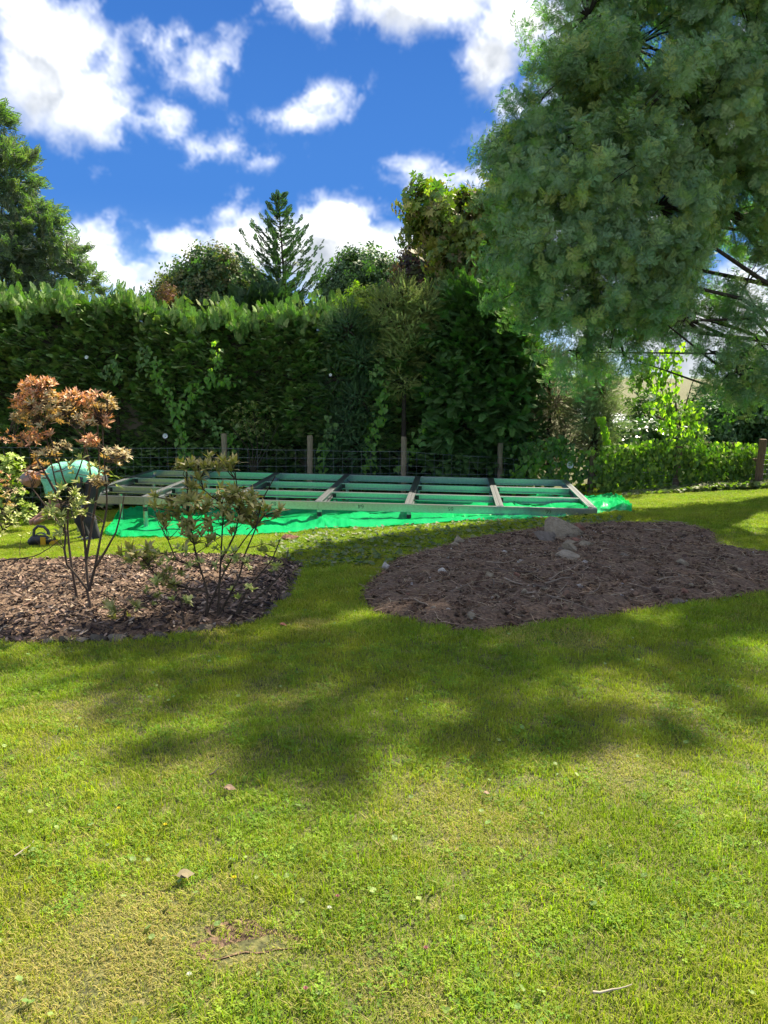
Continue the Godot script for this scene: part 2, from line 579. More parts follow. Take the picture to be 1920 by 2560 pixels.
func stone_mesh(seed_: int, rough := 0.25) -> ArrayMesh:
	# an angular lump: a coarse ball pushed in and out and cut by a few planes
	var r := RandomNumberGenerator.new()
	r.seed = seed_
	var nz := FastNoiseLite.new()
	nz.seed = seed_; nz.frequency = 0.9; nz.fractal_octaves = 3
	var cuts := []
	for k in 13:
		var d := Vector3(r.randf_range(-1, 1), r.randf_range(-0.6, 1), r.randf_range(-1, 1)).normalized()
		cuts.append([d, r.randf_range(0.38, 0.75)])
	var b := MB.new()
	var la := 9
	var lo := 12
	for i in la + 1:
		for k in lo + 1:
			var th := PI * i / la
			var ph := TAU * (k % lo) / lo
			var p := Vector3(sin(th) * cos(ph), cos(th), sin(th) * sin(ph))
			p *= 1.0 + nz.get_noise_3dv(p * 1.6) * rough
			for c in cuts:
				var e: float = p.dot(c[0]) - c[1]
				if e > 0.0: p -= c[0] * e * 0.97
			b.v.push_back(p); b.n.push_back(p.normalized()); b.c.push_back(Color.WHITE); b.u.push_back(Vector2(k, i))
	for i in la:
		for k in lo:
			var q := i * (lo + 1) + k
			b.ix.append_array(PackedInt32Array([q, q + 1, q + lo + 1, q + 1, q + lo + 2, q + lo + 1]))
	# faceted normals
	var f := MB.new()
	for t in range(0, b.ix.size(), 3):
		var p0 := b.v[b.ix[t]]
		var p1 := b.v[b.ix[t + 1]]
		var p2 := b.v[b.ix[t + 2]]
		if (p1 - p0).cross(p2 - p0).length_squared() > 1e-10:
			if (p2 - p0).cross(p1 - p0).dot(p0 + p1 + p2) < 0.0: f.tri(p0, p2, p1, Color.WHITE)
			else: f.tri(p0, p1, p2, Color.WHITE)
	# blend facet and ball normals so that corners stay soft
	for i in f.n.size():
		f.n[i] = (f.n[i] * (1.0 if f.n[i].dot(f.v[i]) > 0 else -1.0) * 1.0 + f.v[i].normalized() * 0.2).normalized()
	return f.mesh(null)

var stone_shapes := []
var stone_mats := {}
func stone_mat(col: Color) -> StandardMaterial3D:
	var key := col.to_html()
	if not stone_mats.has(key):
		var m: StandardMaterial3D = M.stone.duplicate()
		m.vertex_color_use_as_albedo = false
		m.albedo_color = col.linear_to_srgb()
		stone_mats[key] = m
	return stone_mats[key]

func build_mulch() -> void:
	var bed := part("mulch_bed", bed_sheet(mulch_poly, 0.05, 0.045, 0.02, 41).mesh(M.soil))
	tag(bed, "dark bark mulch bed under the azalea shrubs", "", "", "structure")
	var shapes := []
	var cols := [Color(0.022, 0.015, 0.012), Color(0.035, 0.023, 0.018), Color(0.08, 0.053, 0.037), Color(0.17, 0.115, 0.08), Color(0.022, 0.017, 0.015), Color(0.36, 0.27, 0.19), Color(0.24, 0.16, 0.11), Color(0.06, 0.04, 0.03)]
	var mats := []
	for c in cols:
		mats.append(mat(c, 0.85))
	for k in 4:
		shapes.append(chip_mesh(100 + k).mesh(null))
	var cand := []
	var lists := [[], [], [], []]
	var tints := [[], [], [], []]
	var n := 10500
	for i in n:
		var p := poly_point(mulch_poly)
		if p.x < -3.2 and rng.randf() < 0.5: continue
		var e := edge_dist(p, mulch_poly)
		var y := gnd(p.x, p.y) + 0.045 * smoothstep(0.0, 0.25, e) + rr(0.004, 0.026)
		var s := rr(0.013, 0.036) * (1.25 if rng.randf() < 0.15 else 1.0)
		var bs := Basis.from_euler(Vector3(rr(-0.6, 0.6), rr(0, TAU), rr(-0.6, 0.6))).scaled_local(Vector3(s, s * rr(0.5, 1.1), s))
		var t := Transform3D(bs, Vector3(p.x, y, p.y))
		var k := rng.randi() % 4
		if s > 0.034 and p.y > -6.6 and p.x > -3.0 and cand.size() < 300:
			t.origin.y += 0.012
			cand.append([k, t])
		else:
			lists[k].append(t)
			tints[k].append(pick(cols, 0.25))
	for c in cand:
		part("bark_chip", shapes[c[0]], bed, c[1], mats[rng.randi() % mats.size()])
	for k in 4:
		multi("bark_chips", chip_mesh(100 + k).mesh(M.chip), lists[k], tints[k], bed)
	# edging stones round the bed
	var ed := thing("bed_edging", "row of small weathered kerb stones edging the bark mulch bed", "edging", Vector3.ZERO)
	var run := []
	for i in range(0, 16):
		run.append(mulch_poly[i])
	var c3 := Curve3D.new()
	for p in run: c3.add_point(Vector3(p.x, 0, p.y))
	var d := 0.0
	var greys := [Color(0.16, 0.135, 0.10), Color(0.20, 0.175, 0.135), Color(0.12, 0.105, 0.08)]
	while d < c3.get_baked_length():
		var p := c3.sample_baked(d)
		var ln := rr(0.075, 0.13)
		var q := c3.sample_baked(minf(d + 0.05, c3.get_baked_length()))
		var ang := atan2(-(q.z - p.z), q.x - p.x)
		var hgt := rr(0.022, 0.042)
		var sunk := rng.randf() < 0.3
		var bs := Basis.from_euler(Vector3(rr(-0.15, 0.15), ang + rr(-0.2, 0.2), rr(-0.1, 0.1))).scaled_local(Vector3(ln * 0.62, hgt, 0.045))
		if not sunk:
			part("edging_stone", stone_shapes[rng.randi() % stone_shapes.size()], ed, Transform3D(bs, Vector3(p.x, gnd(p.x, p.z) + hgt * 0.35, p.z)), stone_mat(greys[rng.randi() % 3]))
		d += ln

func twig_mesh(ln: float, r0: float, seed_: int, forks := 1) -> MB:
	var r := RandomNumberGenerator.new()
	r.seed = seed_
	var b := MB.new()
	var path := []
	var rad := []
	var d := Vector3(1, 0, 0)
	var p := Vector3(-ln * 0.5, 0, 0)
	for i in 7:
		path.append(p); rad.append(r0 * (1.0 - 0.11 * i))
		p += d * ln / 6.0
		d = (d + Vector3(0, r.randf_range(-0.12, 0.12), r.randf_range(-0.32, 0.32))).normalized()
	b.tube(path, rad, 5, Color.WHITE)
	for f in forks:
		var o: Vector3 = path[2 + f * 2]
		var e := Vector3(0.7, 0.15, (1 if f % 2 else -1) * 0.7)
		b.tube([o, o + e * ln * 0.13, o + e * ln * 0.24 + Vector3(0.01, 0, 0)], [r0 * 0.6, r0 * 0.45, r0 * 0.25], 4, Color.WHITE)
	return b

func build_soil() -> void:
	var bed := part("soil_bed", bed_sheet(soil_poly, 0.04, 0.05, 0.045, 51).mesh(M.soil))
	tag(bed, "bare dark soil bed strewn with stones and twigs", "", "", "structure")
	# clods, pebbles and dry stalks that nobody could count
	var lists := [[], [], [], []]
	var tints := [[], [], [], []]
	var clod := [Color(0.09, 0.056, 0.034), Color(0.125, 0.08, 0.05), Color(0.17, 0.112, 0.07), Color(0.06, 0.038, 0.025)]
	var pale := [Color(0.30, 0.27, 0.22), Color(0.42, 0.38, 0.33), Color(0.2, 0.14, 0.10), Color(0.24, 0.17, 0.13)]
	for i in 9000:
		var p := poly_point(soil_poly)
		var e := edge_dist(p, soil_poly)
		var s := rr(0.008, 0.026) * (1.8 if rng.randf() < 0.04 else 1.0)
		var y := gnd(p.x, p.y) + 0.05 * smoothstep(0.0, 0.25, e) + rr(0.0, 0.012)
		var k := rng.randi() % 2
		var light := rng.randf() < 0.09
		if light: s *= 0.55
		lists[k].append(Transform3D(Basis.from_euler(Vector3(rr(0, 6), rr(0, 6), 0)).scaled_local(Vector3(s, s * rr(0.5, 0.9), s * rr(0.7, 1.0))), Vector3(p.x, y, p.y)))
		tints[k].append(pick(pale if light else clod, 0.25))
	for k in 2:
		var m: ArrayMesh = stone_mesh(70 + k, 0.4)
		m.surface_set_material(0, M.chip)
		multi("soil_clods", m, lists[k], tints[k], bed)
	var stalks := []
	var sc := []
	for i in 5600:
		var p := poly_point(soil_poly)
		var e := edge_dist(p, soil_poly)
		var y := gnd(p.x, p.y) + 0.05 * smoothstep(0.0, 0.25, e) + rr(0.008, 0.03)
		var s := rr(0.3, 1.2)
		stalks.append(Transform3D(Basis.from_euler(Vector3(rr(-0.4, 0.4), rr(0, TAU), rr(-0.25, 0.25))).scaled_local(Vector3(s, s, s)), Vector3(p.x, y, p.y)))
		sc.append(pick([Color(0.26, 0.19, 0.12), Color(0.40, 0.31, 0.20), Color(0.15, 0.10, 0.065)], 0.25))
	multi("dry_stalks", twig_mesh(0.12, 0.0022, 5, 0).mesh(M.chip), stalks, sc, bed)
	# stones one can pick out: x, y in the photograph, width, height in pixels, colour, label
	var buff := Color(0.31, 0.265, 0.185)
	var grey := Color(0.19, 0.165, 0.135)
	var white := Color(0.55, 0.52, 0.46)
	var red := Color(0.25, 0.13, 0.09)
	var S := "pale loose stone lying on the bare soil bed"
	var R := "small reddish stone lying on the bare soil bed"
	for s in [[1408, 1358, 92, 48, buff, "largest pale boulder of the rock heap on the soil bed"], [1368, 1366, 62, 28, grey, "low brown grey rock leaning against the largest boulder"], [1449, 1344, 36, 30, red, "reddish pointed rock perched behind the largest boulder"], [1426, 1376, 40, 17, buff, "long slim stone in front of the largest boulder"], [1463, 1379, 44, 22, buff, "pale flat topped stone beside the rock heap"], [1437, 1368, 26, 16, red, "small reddish stone wedged beside the largest boulder"], [1425, 1394, 42, 24, buff, "mid sized wedge stone between rock heap and flat slab"], [1418, 1410, 72, 24, Color(0.36, 0.31, 0.23), "flat tan slab stone with a chipped front edge"], [1402, 1392, 20, 12, grey, S],
			[1146, 1366, 34, 24, buff, "pale upright stone at the grassy rim of soil bed"], [1138, 1374, 28, 14, buff, "flat stone below the upright one at soil rim"], [963, 1425, 22, 24, white, "whitish stone on the grass edge at bed tip"], [1106, 1449, 26, 18, white, "bright white stone flake on the bare soil bed"], [1221, 1463, 24, 22, buff, S], [1290, 1458, 22, 17, red, R], [1311, 1499, 20, 19, buff, S], [1360, 1487, 26, 13, buff, S], [1302, 1419, 20, 9, white, S], [1706, 1428, 42, 20, buff, "broad pale stone alone amid the soil bed"], [1711, 1491, 28, 18, red, R], [1697, 1515, 40, 22, grey, "grey blunt stone at the front grass rim of soil bed"], [1462, 1422, 18, 12, white, S], [1180, 1556, 34, 20, buff, S], [1084, 1543, 22, 14, grey, S], [1241, 1507, 22, 12, buff, S], [1020, 1510, 18, 12, red, R], [1560, 1405, 30, 12, grey, S], [1450, 1480, 16, 10, white, S], [1610, 1390, 20, 10, grey, S], [1730, 1478, 18, 10, buff, S], [1120, 1545, 14, 10, white, S], [960, 1530, 18, 10, grey, S], [1540, 1520, 16, 10, buff, S], [1850, 1440, 18, 10, buff, S], [1260, 1395, 14, 9, white, S]]:
		var g := hit(s[0], s[1])
		var d := -g.z
		var w: float = s[2] * d / FOCAL * 0.6
		var h: float = s[3] * d / FOCAL * 0.62
		var e := edge_dist(Vector2(g.x, g.z), soil_poly)
		var inside := Geometry2D.is_point_in_polygon(Vector2(g.x, g.z), soil_poly)
		g.y += (0.05 * smoothstep(0.0, 0.25, e) if inside else 0.0)
		var o := part("stone" if s[2] < 60 else "rock", stone_shapes[(int(s[0]) * 3 + int(s[1])) % stone_shapes.size()], self, Transform3D(Basis.from_euler(Vector3(rr(-0.2, 0.2), rr(-0.5, 0.5), rr(-0.15, 0.15))).scaled_local(Vector3(w * 1.1, h * 1.3, w * 0.85)), g + Vector3(0, h * 0.5, -w * 0.3)), stone_mat(s[4]))
		tag(o, s[5], "stone", "stones on the bare soil bed")
	# twigs one can pick out: two ends in the photograph
	var twm := [mat(Color(0.19, 0.145, 0.10), 0.9), mat(Color(0.28, 0.22, 0.15), 0.9), mat(Color(0.10, 0.075, 0.055), 0.9)]
	var i := 0
	for t in [[1360, 1482, 1485, 1446, 0.006], [1215, 1424, 1282, 1427, 0.005], [1235, 1444, 1362, 1458, 0.004], [1122, 1505, 1180, 1455, 0.004], [1260, 1468, 1312, 1490, 0.006], [1230, 1472, 1250, 1500, 0.004], [1365, 1514, 1500, 1553, 0.005], [1375, 1470, 1420, 1440, 0.003], [1330, 1480, 1390, 1496, 0.005], [1035, 1525, 1075, 1542, 0.007], [1315, 1505, 1365, 1500, 0.006], [1540, 1380, 1600, 1395, 0.004], [1750, 1436, 1800, 1446, 0.004], [1610, 1340, 1660, 1345, 0.005], [1260, 1412, 1290, 1400, 0.003], [1470, 1505, 1510, 1488, 0.004], [1395, 1500, 1420, 1478, 0.003], [1490, 1432, 1525, 1445, 0.003], [1180, 1400, 1232, 1392, 0.004], [1640, 1470, 1700, 1455, 0.004], [1100, 1430, 1150, 1420, 0.003], [1570, 1480, 1640, 1500, 0.004]]:
		var a := hit(t[0], t[1])
		var b := hit(t[2], t[3])
		var m := (a + b) * 0.5
		m.y = gnd(m.x, m.z) + 0.075
		var ln := Vector2(a.x - b.x, a.z - b.z).length()
		var o := part("twig", twig_mesh(ln, t[4] * 1.4, 300 + i, i % 3).mesh(null), self, Transform3D(Basis(Vector3.UP, atan2(-(b.z - a.z), b.x - a.x)), m), twm[i % 3])
		tag(o, "thin dry brown twig lying on the bare soil bed", "twig", "twigs on the bare soil bed")
		i += 1

# ------------------------------------------------------------------ grass
func tuft_mesh(seed_: int, n: int, rad: float, h0: float, h1: float, w: float) -> MB:
	var r := RandomNumberGenerator.new()
	r.seed = seed_
	var b := MB.new()
	for i in n:
		var a := r.randf_range(0, TAU)
		var q := rad * sqrt(r.randf())
		var o := Vector3(cos(a) * q, -0.005, sin(a) * q)
		var lean := Vector3(r.randf_range(-1, 1), 0, r.randf_range(-1, 1)) * r.randf_range(0.2, 1.0)
		var h := r.randf_range(h0, h1)
		var side := Vector3(-lean.z, 0, lean.x).normalized() * w * r.randf_range(0.7, 1.2)
		var m := o + Vector3(0, h * 0.6, 0) + lean * h * 0.35
		var tip := o + Vector3(0, h * 0.85, 0) + lean * h * 1.1
		var f := r.randf_range(0.7, 1.3)
		var col := Color(f * r.randf_range(0.85, 1.15), f, f * 0.9)
		if r.randf() < 0.13: col = Color(1.7, 1.2, 1.9)
		b.quad(o - side, m - side * 0.8, m + side * 0.8, o + side, col)
		b.tri(m - side * 0.8, tip, m + side * 0.8, col)
	return b

func clover_mesh(seed_: int, n: int, rad: float) -> MB:
	var r := RandomNumberGenerator.new()
	r.seed = seed_
	var b := MB.new()
	for i in n:
		var a := r.randf_range(0, TAU)
		var q := rad * sqrt(r.randf())
		var o := Vector3(cos(a) * q, r.randf_range(0.008, 0.026), sin(a) * q)
		var t := Basis.from_euler(Vector3(r.randf_range(-0.5, 0.5), r.randf_range(0, TAU), r.randf_range(-0.5, 0.5)))
		var f := r.randf_range(0.75, 1.25)
		var s := r.randf_range(0.003, 0.006)
		for k in 3:
			var d := Basis(Vector3.UP, TAU * k / 3.0)
			var p0 := o + t * (d * Vector3(-0.5 * s, 0, 0.5 * s))
			b.quad(o, o + t * (d * Vector3(-0.7 * s, 0.15 * s, 1.0 * s)), o + t * (d * Vector3(0, 0.1 * s, 1.6 * s)), o + t * (d * Vector3(0.7 * s, 0.15 * s, 1.0 * s)), Color(f, f, f))
	return b

func round_leaf_mesh() -> MB:
	var b := MB.new()
	var ring := []
	for k in 9:
		var a := TAU * k / 9.0
		ring.append(Vector3(cos(a), 0.12 * sin(3 * a) + 0.1, sin(a)))
	for k in 9:
		b.tri(Vector3.ZERO, ring[k], ring[(k + 1) % 9], Color.WHITE)
	return b

# straw patches of the photograph: x, y, radius in metres, strength
const DRY_PX := [[340, 2330, 0.30, 1.0], [620, 2370, 0.16, 1.0], [60, 2450, 0.22, 0.9], [1530, 1920, 0.22, 0.9], [1170, 2060, 0.3, 0.6], [240, 1770, 0.30, 0.7], [1440, 1600, 0.22, 0.8], [1310, 1592, 0.2, 0.7], [1060, 2520, 0.14, 0.7], [780, 1560, 0.18, 0.8], [730, 1740, 0.25, 0.5], [520, 1900, 0.22, 0.5], [1650, 1955, 0.2, 0.5], [1700, 1780, 0.3, 0.4], [520, 1590, 0.15, 0.6], [900, 2440, 0.2, 0.4]]
func build_grass() -> void:
	var dry := []
	for d in DRY_PX:
		var h := hit(d[0], d[1])
		dry.append([h, d[2], d[3]])
	var meshes := [tuft_mesh(1, 22, 0.05, 0.016, 0.036, 0.0013), tuft_mesh(2, 22, 0.05, 0.014, 0.032, 0.0014), tuft_mesh(3, 26, 0.075, 0.018, 0.042, 0.0024), tuft_mesh(4, 9, 0.03, 0.03, 0.06, 0.0017)]
	var lists := [[], [], [], []]
	var tints := [[], [], [], []]
	var clov := []
	var clovt := []
	var rnd := []
	var rndt := []
	var green := Color(0.29, 0.37, 0.04)
	var olive := Color(0.41, 0.43, 0.055)
	var lime := Color(0.44, 0.54, 0.05)
	var straw := Color(0.52, 0.42, 0.17)
	var z := -1.05
	while z > -14.2:
		var d := -z
		var half := 0.56 * (d + 0.35) + 0.35
		var per := 1900.0 if d < 2.6 else (1400.0 if d < 4.5 else (800.0 if d < 7.0 else 520.0))
		var row := 0.05
		var cnt := int(per * row * half * 2.0)
		for i in cnt:
			var x := rr(-half, half)
			var zz := z + rr(-row, row)
			var p := Vector2(x, zz)
			if Geometry2D.is_point_in_polygon(p, mulch_poly) or Geometry2D.is_point_in_polygon(p, soil_poly): continue
			if Geometry2D.is_point_in_polygon(p, sheet_poly): continue
			if d > 10.9 and x > -3.6 and x < 3.4 and rng.randf() < 0.96: continue   # trampled ground under the frame
			if Vector2(x - hole.x, (zz - hole.z) * 2.2).length() < 0.11: continue
			var pn := patch.get_noise_2d(x, zz)
			var pn2 := patch.get_noise_2d(x * 3.1 + 40.0, zz * 3.1)
			var s := 0.0
			for q in dry:
				s = maxf(s, q[2] * smoothstep(q[1] * 1.4, q[1] * 0.3, Vector2(x - q[0].x, (zz - q[0].z)).length() + pn2 * 0.12))
			s = clampf(s + smoothstep(0.25, 0.6, pn2) * 0.35, 0, 1)
			var col := green.lerp(olive, clampf(0.5 + pn * 1.4, 0, 1)).lerp(lime, clampf(pn2 * 1.5, 0, 0.8))
			if rng.randf() < s * 0.8 + 0.06: col = col.lerp(straw, 0.8)
			var f := rr(0.75, 1.25)
			col = Color(col.r * f * rr(0.9, 1.1), col.g * f, col.b * f)
			var y := gnd(x, zz)
			if Vector2(x - hole.x, (zz - hole.z) * 2.2).length() < 0.17: y -= 0.008
			var k := 2 if d > 4.6 else rng.randi() % 2
			if rng.randf() < (0.16 if d < 4.6 else 0.05) and s < 0.4: k = 3
			var hs := rr(0.75, 1.2) * (1.0 - 0.4 * s)
			var t := Transform3D(Basis(Vector3.UP, rr(0, TAU)).scaled_local(Vector3(1, hs, 1)), Vector3(x, y, zz))
			lists[k].append(t)
			tints[k].append(col)
			if d < 9.0 and pn2 > -0.15 and s < 0.5 and rng.randf() < 0.11:
				clov.append(Transform3D(Basis(Vector3.UP, rr(0, TAU)), Vector3(x, y, zz)))
				clovt.append(pick([Color(0.19, 0.35, 0.035), Color(0.28, 0.43, 0.045), Color(0.14, 0.26, 0.03)]))
			if rng.randf() < (0.014 if pn > 0.0 else 0.005):
				var rs := rr(0.006, 0.012)
				rnd.append(Transform3D(Basis.from_euler(Vector3(rr(-0.5, 0.5), rr(0, TAU), rr(-0.5, 0.5))).scaled_local(Vector3.ONE * rs), Vector3(x, y + rr(0.016, 0.03), zz)))
				rndt.append(pick([Color(0.22, 0.33, 0.08), Color(0.28, 0.37, 0.11), Color(0.17, 0.26, 0.07)]))
		z -= row * 2.0 * 0.5
	var g := Node3D.new()
	g.name = "grass"
	add_child(g)
	tag(g, "short mown grass of the lawn with moss and straw patches", "grass", "", "stuff")
	for k in 4:
		var m: MB = meshes[k]
		multi("grass_tufts", m.mesh(M.grass), lists[k], tints[k], g)
	multi("clover_leaves", clover_mesh(9, 16, 0.05).mesh(M.grass), clov, clovt, g)
	multi("daisy_leaves", round_leaf_mesh().mesh(M.leaf), rnd, rndt, g)
	print("grass ", lists[0].size() + lists[1].size() + lists[2].size() + lists[3].size(), " clover ", clov.size())
	# coarse low weeds between the beds and the sheet
	var w := []
	var wt := []
	for i in 3200:
		var q := hit(rr(690, 1560), rr(1292, 1420))
		var p := Vector2(q.x, q.z)
		if Geometry2D.is_point_in_polygon(p, soil_poly) or Geometry2D.is_point_in_polygon(p, sheet_poly) or Geometry2D.is_point_in_polygon(p, mulch_poly): continue
		w.append(Transform3D(Basis.from_euler(Vector3(rr(-0.5, 0.5), rr(0, TAU), rr(-0.5, 0.5))).scaled_local(Vector3.ONE * rr(0.012, 0.028)), q + Vector3(0, rr(0.015, 0.05), 0)))
		wt.append(pick([Color(0.14, 0.2, 0.06), Color(0.2, 0.22, 0.09), Color(0.1, 0.15, 0.05)]))
	var wm := multi("ground_cover", round_leaf_mesh().mesh(M.leaf), w, wt, self)
	tag(wm, "low creeping leaves on the thin grass by green sheet", "weeds", "", "stuff")

func build_lawn_litter() -> void:
	# fallen leaves
	var cols := [mat(Color(0.24, 0.16, 0.095), 0.8), mat(Color(0.17, 0.14, 0.075), 0.8), mat(Color(0.26, 0.10, 0.05), 0.8)]
	var LB := ["curled tan fallen leaf on the lawn with ragged end", "folded pale khaki dead leaf lying on the lawn", "dry orange brown leaf beside the bark mulch bed tip", "small pinkish dead leaf lying in the shaded lawn"]
	var j := 0
	for s in [[575, 1985, 0.045, 0], [465, 2205, 0.055, 1], [708, 1568, 0.05, 2], [1216, 1994, 0.025, 0]]:
		var g := hit(s[0], s[1])
		var b := MB.new()
		var ln: float = s[2]
		b.leaf(Vector3(-ln * 0.5, 0, 0), Vector3(1, 0.1, 0), Vector3(0, 1, 0.4), ln, ln * 0.62, Color.WHITE, 0.3, 5)
		b.leaf(Vector3(-ln * 0.2, 0.004, 0), Vector3(0.5, 0.25, 0.8), Vector3(0, 1, -0.3), ln * 0.6, ln * 0.4, Color.WHITE, 0.3, 4)
		b.tube([Vector3(-ln * 0.5, 0, 0), Vector3(-ln * 0.85, 0.006, 0.004)], [0.0012, 0.0008], 4, Color.WHITE)
		var o := part("fallen_leaf", b.mesh(null), self, Transform3D(Basis(Vector3.UP, rr(-0.6, 0.9)), g + Vector3(0, 0.03, 0)), cols[s[3]])
		cols[s[3]].cull_mode = BaseMaterial3D.CULL_DISABLED
		tag(o, LB[j], "leaf", "fallen leaves on the lawn")
		j += 1
	var tl := ["short dark twig standing askew in the lawn", "pale straight twig lying in the sunlit lawn", "thin grey twig lying in the lawn near the mulch bed"]
	j = 0
	for t in [[525, 1955, 552, 1938, 0.004], [1480, 2508, 1585, 2518, 0.004], [38, 2165, 100, 2125, 0.003]]:
		var a := hit(t[0], t[1])
		var b := hit(t[2], t[3])
		var m := (a + b) * 0.5 + Vector3(0, 0.032, 0)
		var o := part("lawn_twig", twig_mesh(a.distance_to(b), t[4], 500 + j, 0).mesh(null), self, Transform3D(Basis(Vector3.UP, atan2(-(b.z - a.z), b.x - a.x)), m), mat([Color(0.05, 0.035, 0.03), Color(0.36, 0.31, 0.22), Color(0.25, 0.22, 0.18)][j], 0.9))
		tag(o, tl[j], "twig")
		j += 1
	# small flowers in the grass
	for f in [[295, 2047, 0], [583, 2223, 0], [411, 2082, 0], [470, 2458, 1], [820, 2298, 1], [840, 2270, 2], [760, 2503, 2], [1060, 2395, 2]]:
		var g := hit(f[0], f[1])
		var b := MB.new()
		var kind: int = f[2]
		b.tube([Vector3.ZERO, Vector3(0.003, 0.03, 0), Vector3(0.004, 0.036, 0)], [0.001, 0.001, 0.001], 4, Color(0.1, 0.2, 0.03))
		for k in 14:
			var a := TAU * k / 14.0
			var d := Vector3(cos(a), 0.5 + 0.4 * (k % 3), sin(a))
			b.leaf(Vector3(0.004, 0.036, 0), d, Vector3.UP, 0.009, 0.005, [Color(0.75, 0.55, 0.02), Color(0.7, 0.66, 0.58), Color(0.4, 0.16, 0.18)][kind], 0.1, 2)
		var o := part(["yellow_flower", "white_clover_flower", "pink_clover_flower"][kind], b.mesh(M.leaf), self, Transform3D(Basis(), g))
		tag(o, ["small yellow flower head in the grass", "white clover flower head in the grass", "faded pink clover flower head in the grass"][kind], "flower", "small flowers in the lawn")
	# the bare scrape in the turf
	var b := MB.new()
	var n := 26
	var ring := []
	for k in n:
		var a := TAU * k / n
		var q := 0.15 * (1.0 + 0.25 * sin(3.0 * a + 1.0) + 0.12 * sin(7.0 * a))
		var p := Vector3(hole.x + cos(a) * q, 0, hole.z + sin(a) * q / 2.2)
		p.y = gnd(p.x, p.z) + 0.003
		ring.append(p)
	var c := Vector3(hole.x, gnd(hole.x, hole.z) - 0.018, hole.z)
	for k in n:
		b.tri(c, ring[k], ring[(k + 1) % n], Color.WHITE)
	var o := part("bare_soil_scrape", b.mesh(M.soil))
	tag(o, "small bare earth scrape in the sunlit turf", "", "", "structure")
	# the reddish flat stone by the sheet
	var g := hit(720, 1352)
	var st := part("flat_stone", stone_shapes[2], self, Transform3D(Basis.from_euler(Vector3(0.1, 0.3, 0.06)).scaled_local(Vector3(0.15, 0.07, 0.11)), g + Vector3(0, 0.035, 0)), stone_mat(Color(0.22, 0.11, 0.08)))
	tag(st, "smooth reddish brown boulder at the edge of green sheet", "stone")
# ------------------------------------------------------------------ steel base frame
const BAY := 1.2
const FRAME_AT := Vector3(-3.27, -0.10, -10.30)
const FRAME_DEEP := 2.82
var frame_x: Transform3D

func channel(b: MB, ln: float, h: float, fl: float, t: float, side: float) -> void:
	# C section along X from 0 to ln, web in the plane z = 0, flanges towards side, top at y = 0
	b.boxr(Vector3(0, -h, minf(0, -t * side)), Vector3(ln, 0, maxf(0, -t * side)))
	var z1 := fl * side
	b.boxr(Vector3(0, -t, minf(0, z1)), Vector3(ln, -0.0003, maxf(0, z1)))
	b.boxr(Vector3(0, -h + 0.0003, minf(0, z1)), Vector3(ln, -h + t, maxf(0, z1)))
	var z2 := (fl + t) * side
	b.boxr(Vector3(0, -0.016, minf(z1, z2)), Vector3(ln, -0.0006, maxf(z1, z2)))
	b.boxr(Vector3(0, -h + 0.0006, minf(z1, z2)), Vector3(ln, -h + 0.014, maxf(z1, z2)))

